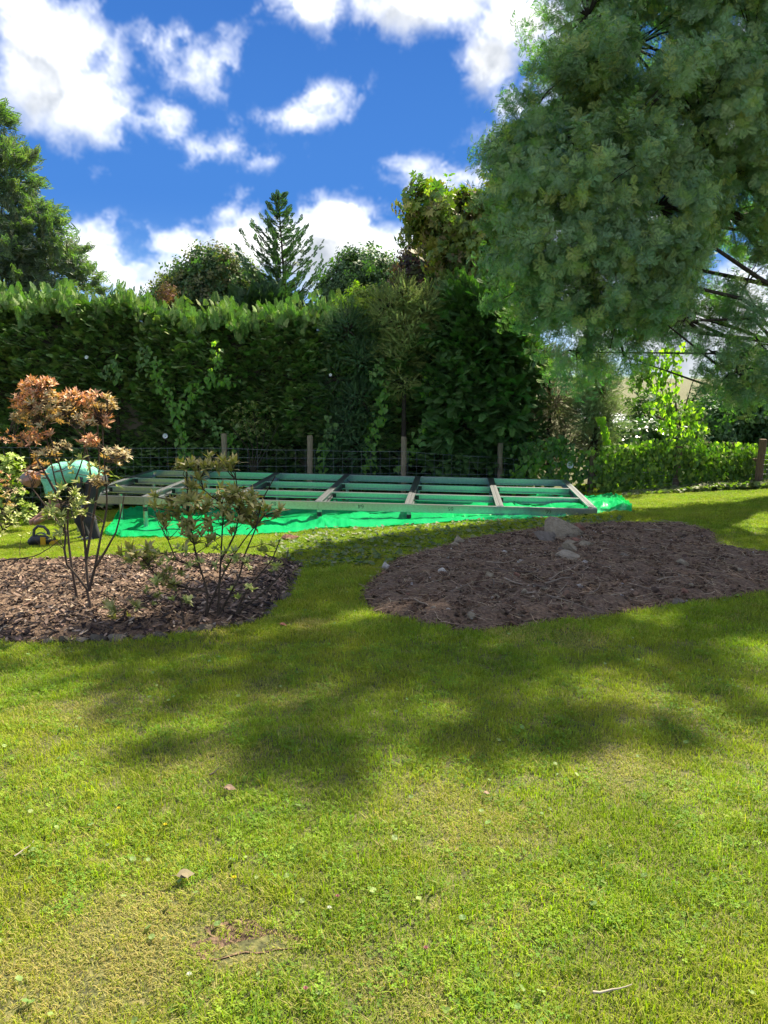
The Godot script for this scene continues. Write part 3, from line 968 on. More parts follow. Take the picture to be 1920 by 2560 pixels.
func build_frame() -> void:
	var f := thing("steel_base_frame", "galvanised steel floor frame standing on adjustable feet over a green sheet", "frame", FRAME_AT)
	f.rotation.y = deg_to_rad(-5.1)
	frame_x = f.transform
	var xs := [-0.96, 0.0, 1.2, 2.4, 3.6, 4.8, 6.0]
	var H := 0.105
	for i in 6:
		var x0: float = xs[i] + 0.002
		var x1: float = xs[i + 1] - 0.002
		if i == 0: x0 -= 0.045
		if i == 5: x1 += 0.045
		var b := MB.new()
		channel(b, x1 - x0, H, 0.045, 0.004, -1.0)
		var e := part("edge_rail", b.mesh(M.steel), f, Transform3D(Basis(), Vector3(x0, 0.004, 0.0)))
		# hand-written numbers, upside down as the rails were turned over
		var mark: String = ["", "", "63", "64", "65", "66"][i]
		if mark != "":
			var tm := TextMesh.new()
			tm.text = mark
			tm.font_size = 16
			tm.pixel_size = 0.0042
			tm.depth = 0.0015
			var sf := SystemFont.new()
			sf.font_names = PackedStringArray(["Droid Sans"])
			sf.font_italic = true
			tm.font = sf
			var lx: float = [0, 0, 1.8, 2.976, 4.158, 5.42][i]
			part("marker_number", tm, e, Transform3D(Basis(Vector3.BACK, PI + 0.08), Vector3(lx - x0, -0.045, 0.0052)), M.ink)
		b = MB.new()
		channel(b, x1 - x0, H, 0.045, 0.004, 1.0)
		part("edge_rail", b.mesh(M.steel), f, Transform3D(Basis(), Vector3(x0, 0.004, -FRAME_DEEP)))
		for r in [0.94, 1.88]:
			b = MB.new()
			var a0: float = xs[i] + 0.05
			var a1: float = xs[i + 1] - 0.05
			channel(b, a1 - a0, H - 0.008, 0.05, 0.003, 1.0)
			var jo := part("joist", b.mesh(M.steel), f, Transform3D(Basis(), Vector3(a0, 0.0, -r)))
			for q in [0.0, a1 - a0]:
				var k := MB.new()
				var sg := 1.0 if q == 0.0 else -1.0
				k.boxr(Vector3(minf(q, q + sg * 0.05), -0.085, 0.004), Vector3(maxf(q, q + sg * 0.05), -0.025, 0.009))
				k.tube([Vector3(q + sg * 0.025, -0.055, 0.009), Vector3(q + sg * 0.025, -0.055, 0.02)], [0.009, 0.008], 6, Color.WHITE)
				part("bracket", k.mesh(M.black if q == 0.0 else M.steel), jo)
	for i in 7:
		var b := MB.new()
		var t := 0.004
		var w := 0.045
		for s in [-1.0, 1.0]:
			var c0: float = s * 0.0015
			b.boxr(Vector3(minf(c0, c0 + s * t), -H + 0.004, -FRAME_DEEP + 0.06), Vector3(maxf(c0, c0 + s * t), 0.003, -0.055))
			for y in [0.003, -H + 0.008]:
				b.boxr(Vector3(minf(c0 + s * t, s * w), y - t, -FRAME_DEEP + 0.008), Vector3(maxf(c0 + s * t, s * w), y + 0.004, -0.008))
			b.boxr(Vector3(minf(s * w, s * (w + t)), -0.018, -FRAME_DEEP + 0.06), Vector3(maxf(s * w, s * (w + t)), 0.0065, -0.055))
			# rolled stiffening rib along the upper flange
			b.boxr(Vector3(minf(s * 0.020, s * 0.026), 0.007, -FRAME_DEEP + 0.06), Vector3(maxf(s * 0.020, s * 0.026), 0.0095, -0.055))
		part("cross_beam", b.mesh(M.steel), f, Transform3D(Basis(), Vector3(xs[i], 0.0, 0)))
		# adjustable feet under each cross beam
		for z in [-0.03, -1.41, -2.76]:
			var p := frame_x * Vector3(xs[i] + 0.012, 0, z)
			var g := gnd(p.x, p.z) - FRAME_AT.y
			var top := -H - 0.0005
			if top - g < 0.03: continue
			var l := MB.new()
			var mid := g + 0.02
			l.tube([Vector3(0, g - 0.02, 0), Vector3(0, top - 0.085, 0)], [0.03, 0.03], 16, Color.WHITE) if top - 0.085 > g else null
			l.tube([Vector3(0, maxf(top - 0.03, g), 0), Vector3(0, top, 0)], [0.033, 0.033], 16, Color.WHITE)
			var leg := part("foot_post", l.mesh(M.steel), f, Transform3D(Basis(), Vector3(xs[i] + 0.012, 0, z)))
			var c := MB.new()
			var y0 := maxf(top - 0.09, g)
			var pts := []
			var rs := []
			for k in 11:
				pts.append(Vector3(0, lerpf(y0, top - 0.028, k / 10.0), 0))
				rs.append(0.034 if k % 2 else 0.029)
			c.tube(pts, rs, 14, Color.WHITE)
			part("threaded_collar", c.mesh(M.black), leg)

# ------------------------------------------------------------------ green plastic sheet
func build_sheet() -> void:
	var nx := 260
	var nz := 26
	var ridge := FastNoiseLite.new()
	ridge.seed = 77; ridge.frequency = 1.0; ridge.fractal_type = FastNoiseLite.FRACTAL_RIDGED; ridge.fractal_octaves = 2
	var soft := FastNoiseLite.new()
	soft.seed = 78; soft.frequency = 2.2; soft.fractal_octaves = 3
	var b := MB.new()
	for i in nx + 1:
		var px := lerpf(262.0, 1579.0, float(i) / nx)
		var fy := 0.0
		var by := 0.0
		for k in SHEET_FRONT.size() - 1:
			if px >= SHEET_FRONT[k][0] - 0.1 and px <= SHEET_FRONT[k + 1][0] + 0.1:
				fy = remap(px, SHEET_FRONT[k][0], SHEET_FRONT[k + 1][0], SHEET_FRONT[k][1], SHEET_FRONT[k + 1][1])
		for k in SHEET_BACK.size() - 1:
			if px >= SHEET_BACK[k][0] - 0.1 and (px <= SHEET_BACK[k + 1][0] + 0.1 or k == SHEET_BACK.size() - 2):
				by = remap(px, SHEET_BACK[k][0], SHEET_BACK[k + 1][0], SHEET_BACK[k][1], SHEET_BACK[k + 1][1])
		var a := hit(px, fy + soft.get_noise_1d(px * 0.02) * 2.5)
		var c := hit(px, by + soft.get_noise_1d(px * 0.03 + 90.0) * 3.0)
		for j in nz + 1:
			var f := float(j) / nz
			var p := a.lerp(c, f)
			p.y = gnd(p.x, p.z)
			# creases run slantwise along the sheet
			var w := ridge.get_noise_2d(p.x * 0.28 + p.z * 0.5, p.z * 1.5 - p.x * 0.2) * clampf(0.55 + soft.get_noise_2d(p.x * 0.25 + 7.0, p.z * 0.3) * 1.6, 0.1, 1.2)
			var w2 := ridge.get_noise_2d(p.x * 0.9 - p.z * 1.0 + 30.0, p.z * 2.0 + p.x * 0.5) * clampf(soft.get_noise_2d(p.x * 0.4, p.z * 0.4 + 20.0) * 2.0 + 0.3, 0.0, 1.0)
			var s := soft.get_noise_2d(p.x * 0.6, p.z * 0.6)
			var y := 0.04 + maxf(w, -0.3) * 0.075 + w2 * 0.012 + s * 0.03
			# bunched up in soft folds past the end of the frame
			y = lerpf(y, 0.05 + soft.get_noise_2d(p.x * 1.1 + p.z * 0.8, p.z * 0.9) * 0.09, smoothstep(2.5, 2.75, p.x))
			y *= smoothstep(-0.02, 0.10, f) * 0.75 + 0.35
			var fp := frame_x.affine_inverse() * p
			if fp.x > 4.2 and fp.x < 6.05 and fp.z < 0.02 and fp.z > -0.06: y = minf(y, 0.004)
			b.v.push_back(p + Vector3(0, maxf(y, 0.012), 0))
			b.n.push_back(Vector3.UP); b.c.push_back(Color.WHITE); b.u.push_back(Vector2(f, px))
	var w := nz + 1
	for i in nx:
		for j in nz:
			var q := i * w + j
			b.ix.append_array(PackedInt32Array([q, q + 1, q + w, q + 1, q + w + 1, q + w]))
	for i in nx + 1:
		for j in w:
			var l := b.v[maxi(i - 1, 0) * w + j]
			var r := b.v[mini(i + 1, nx) * w + j]
			var d := b.v[i * w + maxi(j - 1, 0)]
			var u := b.v[i * w + mini(j + 1, nz)]
			var nn := (r - l).cross(u - d)
			if nn.y < 0: nn = -nn
			b.n[i * w + j] = nn.normalized() if nn.length_squared() > 1e-14 else Vector3.UP
	var o := part("plastic_sheet", b.mesh(M.sheet))
	tag(o, "crumpled bright green plastic sheet spread under the steel frame", "plastic sheet")

# ------------------------------------------------------------------ post and wire fence
func build_fence() -> void:
	var f := thing("wire_fence", "post and wire mesh stock fence running in front of the hedge", "fence")
	var posts := []
	for s in [[-110, 1082, 13.4, 0.05], [560, 1085, 13.35, 0.05], [775, 1090, 13.35, 0.052], [1010, 1093, 13.3, 0.05], [1251, 1108, 13.2, 0.05], [1483, 1131, 12.9, 0.055], [1697, 1116, 12.75, 0.058], [1838, 1108, 13.3, 0.052], [1908, 1099, 12.5, 0.06], [2100, 1090, 12.3, 0.06]]:
		var t := at(s[0], s[1], s[2])
		var g := gnd(t.x, t.z)
		var lean := Vector3(rr(-0.02, 0.02), 0, rr(-0.02, 0.02))
		var b := MB.new()
		var r: float = s[3]
		var hgt := t.y - g
		var pa := []
		var ra := []
		for k in 7:
			pa.append(Vector3(0, -0.1 + (hgt + 0.1) * k / 6.0, 0) + lean * (1.0 - k / 6.0) + Vector3(rr(-0.004, 0.004), 0, rr(-0.004, 0.004)))
			ra.append(r * rr(0.95, 1.05))
		pa.append(pa[6] + Vector3(0, 0.006, 0)); ra.append(r * 0.9)
		b.tube(pa, ra, 12, Color.WHITE)
		part("post", b.mesh(M.wood if s[0] < 1300 else M.shaded_oldwood), f, Transform3D(Basis(), Vector3(t.x, g, t.z)))
		posts.append([Vector3(t.x, g, t.z), hgt, r])
	for i in posts.size() - 1:
		var a: Vector3 = posts[i][0] + Vector3(0, 0, posts[i][2])
		var c: Vector3 = posts[i + 1][0] + Vector3(0, 0, posts[i + 1][2])
		var ha: float = posts[i][1] - 0.24
		var hc: float = posts[i + 1][1] - 0.24
		var ln := a.distance_to(c)
		for k in 7:
			var q := 1.0 - k * 0.145
			var b := MB.new()
			var pa := []
			var ra := []
			for m in 9:
				var u := m / 8.0
				pa.append(a.lerp(c, u) + Vector3(0, lerpf(ha, hc, u) * q - 0.012 * sin(PI * u), rr(-0.006, 0.006)))
				ra.append(0.0019 if k else 0.0024)
			b.tube(pa, ra, 4, Color.WHITE)
			part("line_wire", b.mesh(M.wire), f)
		var b := MB.new()
		var n := int(ln / 0.15)
		for m in n:
			var u := (m + 0.5) / n
			var p := a.lerp(c, u)
			var hh := lerpf(ha, hc, u)
			b.tube([p + Vector3(0, hh * 0.13, 0), p + Vector3(rr(-0.004, 0.004), hh * 0.6, rr(-0.006, 0.006)), p + Vector3(0, hh - 0.01, 0)], [0.0015, 0.0015, 0.0015], 4, Color.WHITE)
		var s := part("stay_wires", b.mesh(M.wire), f)
		s.set_meta("kind", "stuff")
	# a rail between the last posts
	var b := MB.new()
	var p0: Vector3 = posts[7][0] + Vector3(0, posts[7][1] * 0.6, 0)
	var p1: Vector3 = posts[8][0] + Vector3(0, posts[8][1] * 0.58, 0)
	b.tube([p0, p0.lerp(p1, 0.5) + Vector3(0, -0.01, 0), p1], [0.035, 0.033, 0.032], 8, Color.WHITE)
	part("rail", b.mesh(M.shaded_oldwood), f)

# ------------------------------------------------------------------ smooth bodies
func sd_bone(p: Vector3, b: Array) -> float:
	var a: Vector3 = b[0]
	var ba: Vector3 = b[1] - a
	var h := clampf((p - a).dot(ba) / maxf(ba.length_squared(), 1e-9), 0, 1)
	return (p - a - ba * h).length() - lerpf(b[2], b[3], h)

func skin(bones: Array, cell: float, k: float, inflate := 0.0) -> MB:
	# smooth union of tapered capsules meshed as surface nets
	var lo := Vector3.ONE * 1e9
	var hi := -lo
	for b in bones:
		var r: float = maxf(b[2], b[3]) + inflate + k + cell * 2.0
		for e in 2:
			lo = lo.min(b[e] - Vector3.ONE * r); hi = hi.max(b[e] + Vector3.ONE * r)
	var nx := int((hi.x - lo.x) / cell) + 2
	var ny := int((hi.y - lo.y) / cell) + 2
	var nz := int((hi.z - lo.z) / cell) + 2
	var f := PackedFloat32Array()
	f.resize(nx * ny * nz)
	f.fill(1.0)
	for b in bones:
		var r: float = maxf(b[2], b[3]) + inflate + k + cell * 2.0
		var l := ((b[0] as Vector3).min(b[1]) - Vector3.ONE * r - lo) / cell
		var h := ((b[0] as Vector3).max(b[1]) + Vector3.ONE * r - lo) / cell
		for z in range(maxi(int(l.z), 0), mini(int(h.z) + 2, nz)):
			for y in range(maxi(int(l.y), 0), mini(int(h.y) + 2, ny)):
				for x in range(maxi(int(l.x), 0), mini(int(h.x) + 2, nx)):
					var d := sd_bone(lo + Vector3(x, y, z) * cell, b) - inflate
					var i := (z * ny + y) * nx + x
					var e := f[i]
					var q := maxf(k - absf(d - e), 0.0) / k
					f[i] = minf(d, e) - q * q * k * 0.25
	var m := MB.new()
	var id := {}
	for z in nz - 1:
		for y in ny - 1:
			for x in nx - 1:
				var i := (z * ny + y) * nx + x
				var mask := 0
				for c in 8:
					if f[i + (c & 1) + ((c >> 1) & 1) * nx + (c >> 2) * nx * ny] < 0.0: mask |= 1 << c
				if mask == 0 or mask == 255: continue
				var s := Vector3.ZERO
				var cnt := 0
				for c in 8:
					for ax in 3:
						if c & (1 << ax): continue
						var c2 := c | (1 << ax)
						var fa := f[i + (c & 1) + ((c >> 1) & 1) * nx + (c >> 2) * nx * ny]
						var fb := f[i + (c2 & 1) + ((c2 >> 1) & 1) * nx + (c2 >> 2) * nx * ny]
						if (fa < 0.0) != (fb < 0.0):
							var t := fa / (fa - fb)
							var p := Vector3(c & 1, (c >> 1) & 1, c >> 2)
							p[ax] += t
							s += p; cnt += 1
				id[i] = m.v.size()
				m.v.push_back(lo + (Vector3(x, y, z) + s / cnt) * cell)
				var g := Vector3(f[i + 1] - f[i] + f[i + 1 + nx] - f[i + nx], f[i + nx] - f[i] + f[i + nx + 1] - f[i + 1], f[i + nx * ny] - f[i] + f[i + nx * ny + 1] - f[i + 1])
				m.n.push_back(g.normalized()); m.c.push_back(Color.WHITE); m.u.push_back(Vector2.ZERO)
	var st := [1, nx, nx * ny]
	for z in range(1, nz - 1):
		for y in range(1, ny - 1):
			for x in range(1, nx - 1):
				var i := (z * ny + y) * nx + x
				for ax in 3:
					var a := f[i] < 0.0
					if a == (f[i + st[ax]] < 0.0): continue
					var s1: int = st[(ax + 1) % 3]
					var s2: int = st[(ax + 2) % 3]
					var q := [i, i - s1, i - s1 - s2, i - s2]
					if not (id.has(q[0]) and id.has(q[1]) and id.has(q[2]) and id.has(q[3])): continue
					var w := [id[q[0]], id[q[1]], id[q[2]], id[q[3]]]
					if a: m.ix.append_array(PackedInt32Array([w[0], w[2], w[1], w[0], w[3], w[2]]))
					else: m.ix.append_array(PackedInt32Array([w[0], w[1], w[2], w[0], w[2], w[3]]))
	return m

func build_person() -> void:
	var D := 9.65
	var root_at := hit(222, 1356)
	var o := thing("person", "person in mint green shirt and dark trousers stooping over a tool", "person", root_at)
	var q := func(px: float, py: float, dz := 0.0) -> Vector3:
		return at(px, py, D - dz) - root_at
	var hipc: Vector3 = q.call(236, 1196)
	var chest: Vector3 = q.call(150, 1183)
	var mid: Vector3 = q.call(196, 1178)
	var neck: Vector3 = q.call(112, 1187)
	var head: Vector3 = q.call(78, 1199)
	var bones := []
	var shirt := []
	var trous := []
	var W := Vector3(0, 0, 1)
	# trunk, arched, with shoulders and hips to either side
	for s in [-1.0, 1.0]:
		shirt.append([chest + W * 0.09 * s, mid + W * 0.075 * s, 0.118, 0.112])
		shirt.append([mid + W * 0.075 * s, hipc + W * 0.06 * s + Vector3(0.0, 0.012, 0), 0.112, 0.115])
		var sh: Vector3 = q.call(121, 1196, 0.17 * s)
		var el: Vector3 = q.call(139 + 6 * s, 1262, 0.2 * s)
		var wr: Vector3 = q.call(105 + 10 * s, 1293, 0.10 * s)
		shirt.append([chest + W * 0.1 * s, sh, 0.1, 0.068])
		shirt.append([sh, sh.lerp(el, 0.55), 0.068, 0.06])
		bones.append([sh, el, 0.054, 0.044])
		bones.append([el, el.lerp(wr, 0.3), 0.044, 0.046])
		bones.append([el.lerp(wr, 0.3), wr, 0.046, 0.028])
		var palm: Vector3 = q.call(92 + 6 * s, 1300, 0.07 * s)
		bones.append([wr, palm, 0.028, 0.033])
		for k in 4:
			var a := palm + W * (0.022 * (k - 1.5))
			var b := a + Vector3(-0.045, -0.018, 0) * (1.0 - 0.12 * absf(k - 1.3))
			var c := b + Vector3(-0.004, -0.036, 0)
			bones.append([a, b, 0.0125, 0.011]); bones.append([b, c, 0.011, 0.009])
		bones.append([wr.lerp(palm, 0.5), palm + Vector3(-0.02, -0.045, -0.03 * s), 0.015, 0.011])
		var hp: Vector3 = q.call(238, 1205, 0.095 * s)
		var kn: Vector3 = q.call(206 + 12 * s, 1279, 0.13 * s)
		var an: Vector3 = q.call(229 + 12 * s, 1342, 0.13 * s)
		trous.append([hp, kn, 0.098, 0.066])
		trous.append([kn, kn.lerp(an, 0.35), 0.066, 0.062]); trous.append([kn.lerp(an, 0.35), an, 0.062, 0.052])
		var toe := an + Vector3(-0.17, -0.045, 0.01 * s)
		var sb := skin([[an + Vector3(0.035, -0.035, 0), an + Vector3(-0.05, -0.025, 0), 0.042, 0.044], [an + Vector3(-0.05, -0.03, 0), toe, 0.043, 0.033]], 0.012, 0.03)
		part("shoe", sb.mesh(mat(Color(0.09, 0.1, 0.11), 0.7)), o)
		var kp := skin([[kn + Vector3(-0.035, 0.045, 0), kn + Vector3(-0.028, -0.06, 0), 0.045, 0.045]], 0.012, 0.02, 0.0)
		part("knee_pad", kp.mesh(mat(Color(0.25, 0.26, 0.27), 0.8)), o)
	trous.append([hipc + W * 0.06 + Vector3(0.012, -0.03, 0), hipc - W * 0.06 + Vector3(0.012, -0.03, 0), 0.125, 0.125])
	bones.append([chest, neck, 0.09, 0.062]); bones.append([neck, head, 0.06, 0.07])
	bones.append([chest, hipc, 0.10, 0.10])
	for t in trous: bones.append([t[0], t[1], t[2] - 0.012, t[3] - 0.012])
	# head: skull, jaw, nose, ears, looking down towards the hands
	var ax: Vector3 = (head - neck).normalized()
	var face := (Vector3(-0.35, -1, 0) - ax * ax.dot(Vector3(-0.35, -1, 0))).normalized()
	bones.append([head - ax * 0.02 - face * 0.02, head + ax * 0.045 - face * 0.015, 0.078, 0.08])
	bones.append([head - ax * 0.06 + face * 0.03, head + ax * 0.02 + face * 0.04, 0.048, 0.055])
	bones.append([head + face * 0.085, head - ax * 0.025 + face * 0.108, 0.012, 0.016])
	bones.append([head - ax * 0.065 + face * 0.075, head - ax * 0.06 + face * 0.07, 0.02, 0.02])
	for s in [-1.0, 1.0]:
		bones.append([head + W * 0.078 * s - ax * 0.02, head + W * 0.084 * s + ax * 0.02, 0.014, 0.016])
	part("body", skin(bones, 0.011, 0.03).mesh(mat(Color(0.33, 0.17, 0.11), 0.6)), o)
	var cloth := mat(Color(0.17, 0.55, 0.34), 0.85)
	cloth.rim_enabled = true
	cloth.rim = 0.4
	relief(cloth, 90, 0.02, 1.5)
	cloth.uv1_triplanar = true
	cloth.uv1_scale = Vector3.ONE * 2.0
	part("shirt", skin(shirt, 0.012, 0.045, 0.012).mesh(cloth), o)
	part("trousers", skin(trous, 0.013, 0.04, 0.004).mesh(mat(Color(0.025, 0.027, 0.03), 0.85)), o)
	part("hair", skin([[head - ax * 0.005 - face * 0.045, head + ax * 0.06 - face * 0.025, 0.072, 0.076], [head - ax * 0.05 - face * 0.04, head - face * 0.05, 0.05, 0.065]], 0.01, 0.03).mesh(mat(Color(0.22, 0.19, 0.165), 0.9)), o)
	for s in [-1.0, 1.0]:
		var e := MB.new()
		var p: Vector3 = head + face * 0.088 + ax * 0.012 + W * 0.03 * s
		e.tube([p - face * 0.01, p, p + face * 0.006], [0.011, 0.011, 0.006], 8, Color.WHITE)
		part("eye", e.mesh(M.black), o)
	# tool belt over the shirt, with a pouch
	var belt := MB.new()
	var bc := hipc + Vector3(-0.105, 0.0, 0)
	var dirb: Vector3 = (mid - hipc).normalized()
	var ub := Vector3.UP - dirb * dirb.dot(Vector3.UP)
	ub = ub.normalized()
	for k in 28:
		var a0 := TAU * k / 28.0
		var a1 := TAU * (k + 1) / 28.0
		var e0 := W * cos(a0) * 0.205 + ub * sin(a0) * 0.139
		var e1 := W * cos(a1) * 0.205 + ub * sin(a1) * 0.139
		var t := dirb * 0.022
		belt.quad(bc + e0 - t, bc + e0 + t, bc + e1 + t, bc + e1 - t, Color.WHITE)
		belt.quad(bc + e0 + t, bc + e0 * 0.93 + t, bc + e1 * 0.93 + t, bc + e1 + t, Color.WHITE)
		belt.quad(bc + e0 - t, bc + e0 * 0.93 - t, bc + e1 * 0.93 - t, bc + e1 - t, Color.WHITE)
	part("belt", belt.mesh(mat(Color(0.06, 0.055, 0.05), 0.7)), o)
	part("pouch", skin([[bc + W * 0.2 + Vector3(0, -0.02, 0), bc + W * 0.2 + Vector3(-0.02, -0.10, 0), 0.035, 0.045]], 0.012, 0.02).mesh(M.black), o)
	var wrist: Vector3 = q.call(115, 1293, 0.10)
	var wb := MB.new()
	var wd: Vector3 = (q.call(92, 1300, 0.07) - wrist).normalized()
	wb.tube([wrist - wd * 0.03, wrist + wd * 0.002], [0.036, 0.034], 14, Color.WHITE)
	part("watch", wb.mesh(mat(Color(0.3, 0.31, 0.33), 0.4, 0.6)), o)
	# the power tool under the hands
	var g := hit(108, 1364)
	var tl := thing("power_tool", "black and yellow power tool standing on the grass under the hands", "power tool", g)
	var bb := skin([[Vector3(-0.10, 0.07, 0), Vector3(0.10, 0.075, 0), 0.062, 0.06], [Vector3(-0.12, 0.05, 0), Vector3(-0.15, 0.045, 0), 0.045, 0.04]], 0.01, 0.03)
	part("housing", bb.mesh(M.black), tl)
	var hd := MB.new()
	hd.tube([Vector3(-0.11, 0.11, 0), Vector3(-0.10, 0.2, 0), Vector3(-0.05, 0.245, 0), Vector3(0.02, 0.24, 0), Vector3(0.07, 0.19, 0), Vector3(0.085, 0.11, 0)], [0.018, 0.018, 0.018, 0.018, 0.018, 0.02], 10, Color.WHITE)
	part("handle", hd.mesh(mat(Color(0.05, 0.05, 0.05), 0.6)), tl)
	var ye := MB.new()
	ye.boxr(Vector3(0.0, 0.02, 0.055), Vector3(0.06, 0.12, 0.07))
	ye.boxr(Vector3(0.10, 0.0, -0.05), Vector3(0.165, 0.075, 0.055))
	part("yellow_panel", ye.mesh(mat(Color(0.65, 0.36, 0.01), 0.5)), tl)
	var gd := MB.new()
	for k in 12:
		var a0 := PI * k / 12.0
		var a1 := PI * (k + 1) / 12.0
		gd.box(Transform3D(Basis(Vector3.BACK, (a0 + a1) * 0.5), Vector3(-0.05 + cos((a0 + a1) * 0.5) * 0.085, 0.06 + sin((a0 + a1) * 0.5) * 0.085, -0.075)), Vector3(0.012, 0.026, 0.03))
	part("guard", gd.mesh(mat(Color(0.4, 0.42, 0.44), 0.4, 0.8)), tl)
	var sole := MB.new()
	sole.boxr(Vector3(-0.17, 0.0, -0.07), Vector3(0.095, 0.008, 0.075))
	part("base_plate", sole.mesh(M.black), tl)
# ------------------------------------------------------------------ leaf sprays (axis +Y)
func cypress_spray(seed_: int, m: Material, ln := 0.26) -> ArrayMesh:
	var r := RandomNumberGenerator.new()
	r.seed = seed_
	var b := MB.new()
	var n := 9
	for i in n:
		var f := (i + 0.6) / n
		var o := Vector3(r.randf_range(-0.006, 0.006), ln * f, -0.10 * ln * f * f)
		for s in [-1.0, 1.0]:
			var L := ln * 0.52 * (1.05 - f * 0.75) * r.randf_range(0.75, 1.15)
			var d := Vector3(s * 0.78, 0.62, -0.18 - r.randf_range(0, 0.15)).normalized()
			var tip := o + d * L
			var g := r.randf_range(0.75, 1.2)
			var k := Color(g, g, g)
			b.shard(o, tip, Vector3(-d.y, d.x, 0) * 0.011 * s, k)
			for q in 3:
				var e := o.lerp(tip, 0.3 + 0.22 * q)
				for t in [-1.0, 1.0]:
					var d2: Vector3 = (d + Vector3(-d.y, d.x, 0.0) * t * 0.8 + Vector3(0, 0, r.randf_range(-0.15, 0.1))).normalized()
					b.shard(e, e + d2 * L * (0.46 - 0.09 * q), Vector3(-d2.y, d2.x, 0) * 0.008, Color(g * 1.1, g * 1.12, g))
	b.shard(Vector3.ZERO, Vector3(0, ln * 1.12, -0.12 * ln), Vector3(0.009, 0, 0), Color.WHITE)
	return b.mesh(m)

func feather_spray(seed_: int, m: Material) -> ArrayMesh:
	# twig with bipinnate feathery fronds
	var r := RandomNumberGenerator.new()
	r.seed = seed_
	var b := MB.new()
	var L := 0.34
	b.tube([Vector3.ZERO, Vector3(0.01, L * 0.5, 0), Vector3(0.0, L, -0.02)], [0.004, 0.003, 0.0015], 3, Color(0.9, 0.8, 0.7))
	for i in 10:
		var f := (i + 0.8) / 10.5
		var o := Vector3(0, L * f, -0.02 * f)
		var a := i * 2.4
		var d := Vector3(cos(a), 0.75, sin(a)).normalized()
		var side := d.cross(Vector3(0.2, 1, 0.1)).normalized()
		var g := r.randf_range(0.75, 1.2)
		var fl := r.randf_range(0.10, 0.16)
		for j in 7:
			var u := (j + 1.0) / 8.0
			var p := o + d * fl * u + Vector3(0, -0.25 * fl * u * u, 0)
			var pl := fl * 0.42 * sin(PI * (0.18 + 0.75 * u))
			for s in [-1.0, 1.0]:
				var e: Vector3 = (side * s + d * 0.55).normalized()
				b.shard(p, p + e * pl + Vector3(0, -0.006, 0), d * 0.0055, Color(g, g, g))
	return b.mesh(m)

func broad_spray(seed_: int, m: Material, lf := 0.085, n := 11, shape := 0) -> ArrayMesh:
	var r := RandomNumberGenerator.new()
	r.seed = seed_
	var b := MB.new()
	var L := 0.26
	b.tube([Vector3.ZERO, Vector3(0.01, L, 0)], [0.004, 0.002], 3, Color(0.6, 0.5, 0.4))
	for i in n:
		var f := (i + 1.0) / n
		var o := Vector3(0, L * f, 0)
		var a := i * 2.4 + r.randf_range(-0.4, 0.4)
		var d := Vector3(cos(a), r.randf_range(0.1, 0.8), sin(a)).normalized()
		var s := lf * r.randf_range(0.7, 1.2)
		var g := r.randf_range(0.75, 1.25)
		var col := Color(g, g, g * r.randf_range(0.8, 1.1))
		if shape == 0:
			b.leaf(o + d * 0.02, d, Vector3(r.randf_range(-0.4, 0.4), 1, r.randf_range(-0.4, 0.4)), s, s * 0.6, col, 0.25, 3)
		elif shape == 1:
			# lobed leaf: five points from one heart
			var up := Vector3(r.randf_range(-0.6, 0.6), 1, r.randf_range(-0.6, 0.6)).normalized()
			var c := o + d * 0.05
			var x := d.cross(up).normalized()
			for k in 5:
				var an := (k - 2) * 0.85
				var e := d * cos(an) + x * sin(an)
				b.shard(c - d * 0.01, c + e * s * (1.0 - 0.13 * absf(k - 2)) - up * 0.2 * s, e.cross(up) * s * 0.26, col)
		else:
			# long hanging lance leaf
			var e := (d * 0.5 + Vector3(0, -1, 0)).normalized()
			b.leaf(o, e, d.cross(Vector3.UP), s * 1.5, s * 0.26, col, 0.12, 3)
	return b.mesh(m)

func needle_spray(seed_: int, m: Material, ln := 0.3, nl := 0.035, n := 46) -> ArrayMesh:
	var r := RandomNumberGenerator.new()
	r.seed = seed_
	var b := MB.new()
	b.tube([Vector3.ZERO, Vector3(0, ln, 0)], [0.004, 0.002], 3, Color(0.8, 0.75, 0.5))
	for i in n:
		var f := float(i) / n
		var a := i * 2.4
		var d := Vector3(cos(a), 0.8, sin(a)).normalized()
		var o := Vector3(0, ln * f, 0)
		var g := r.randf_range(0.7, 1.25)
		b.shard(o, o + d * nl * (1.2 - 0.5 * f), d.cross(Vector3.UP).normalized() * 0.0042, Color(g, g, g))
	return b.mesh(m)

# ------------------------------------------------------------------ trees
func lobe(px: float, py: float, depth: float, rpx: float, sy := 1.0, dens := 1.0) -> Array:
	var r := rpx * depth / FOCAL
	return [at(px, py, depth), Vector3(r, r * sy, r), dens]

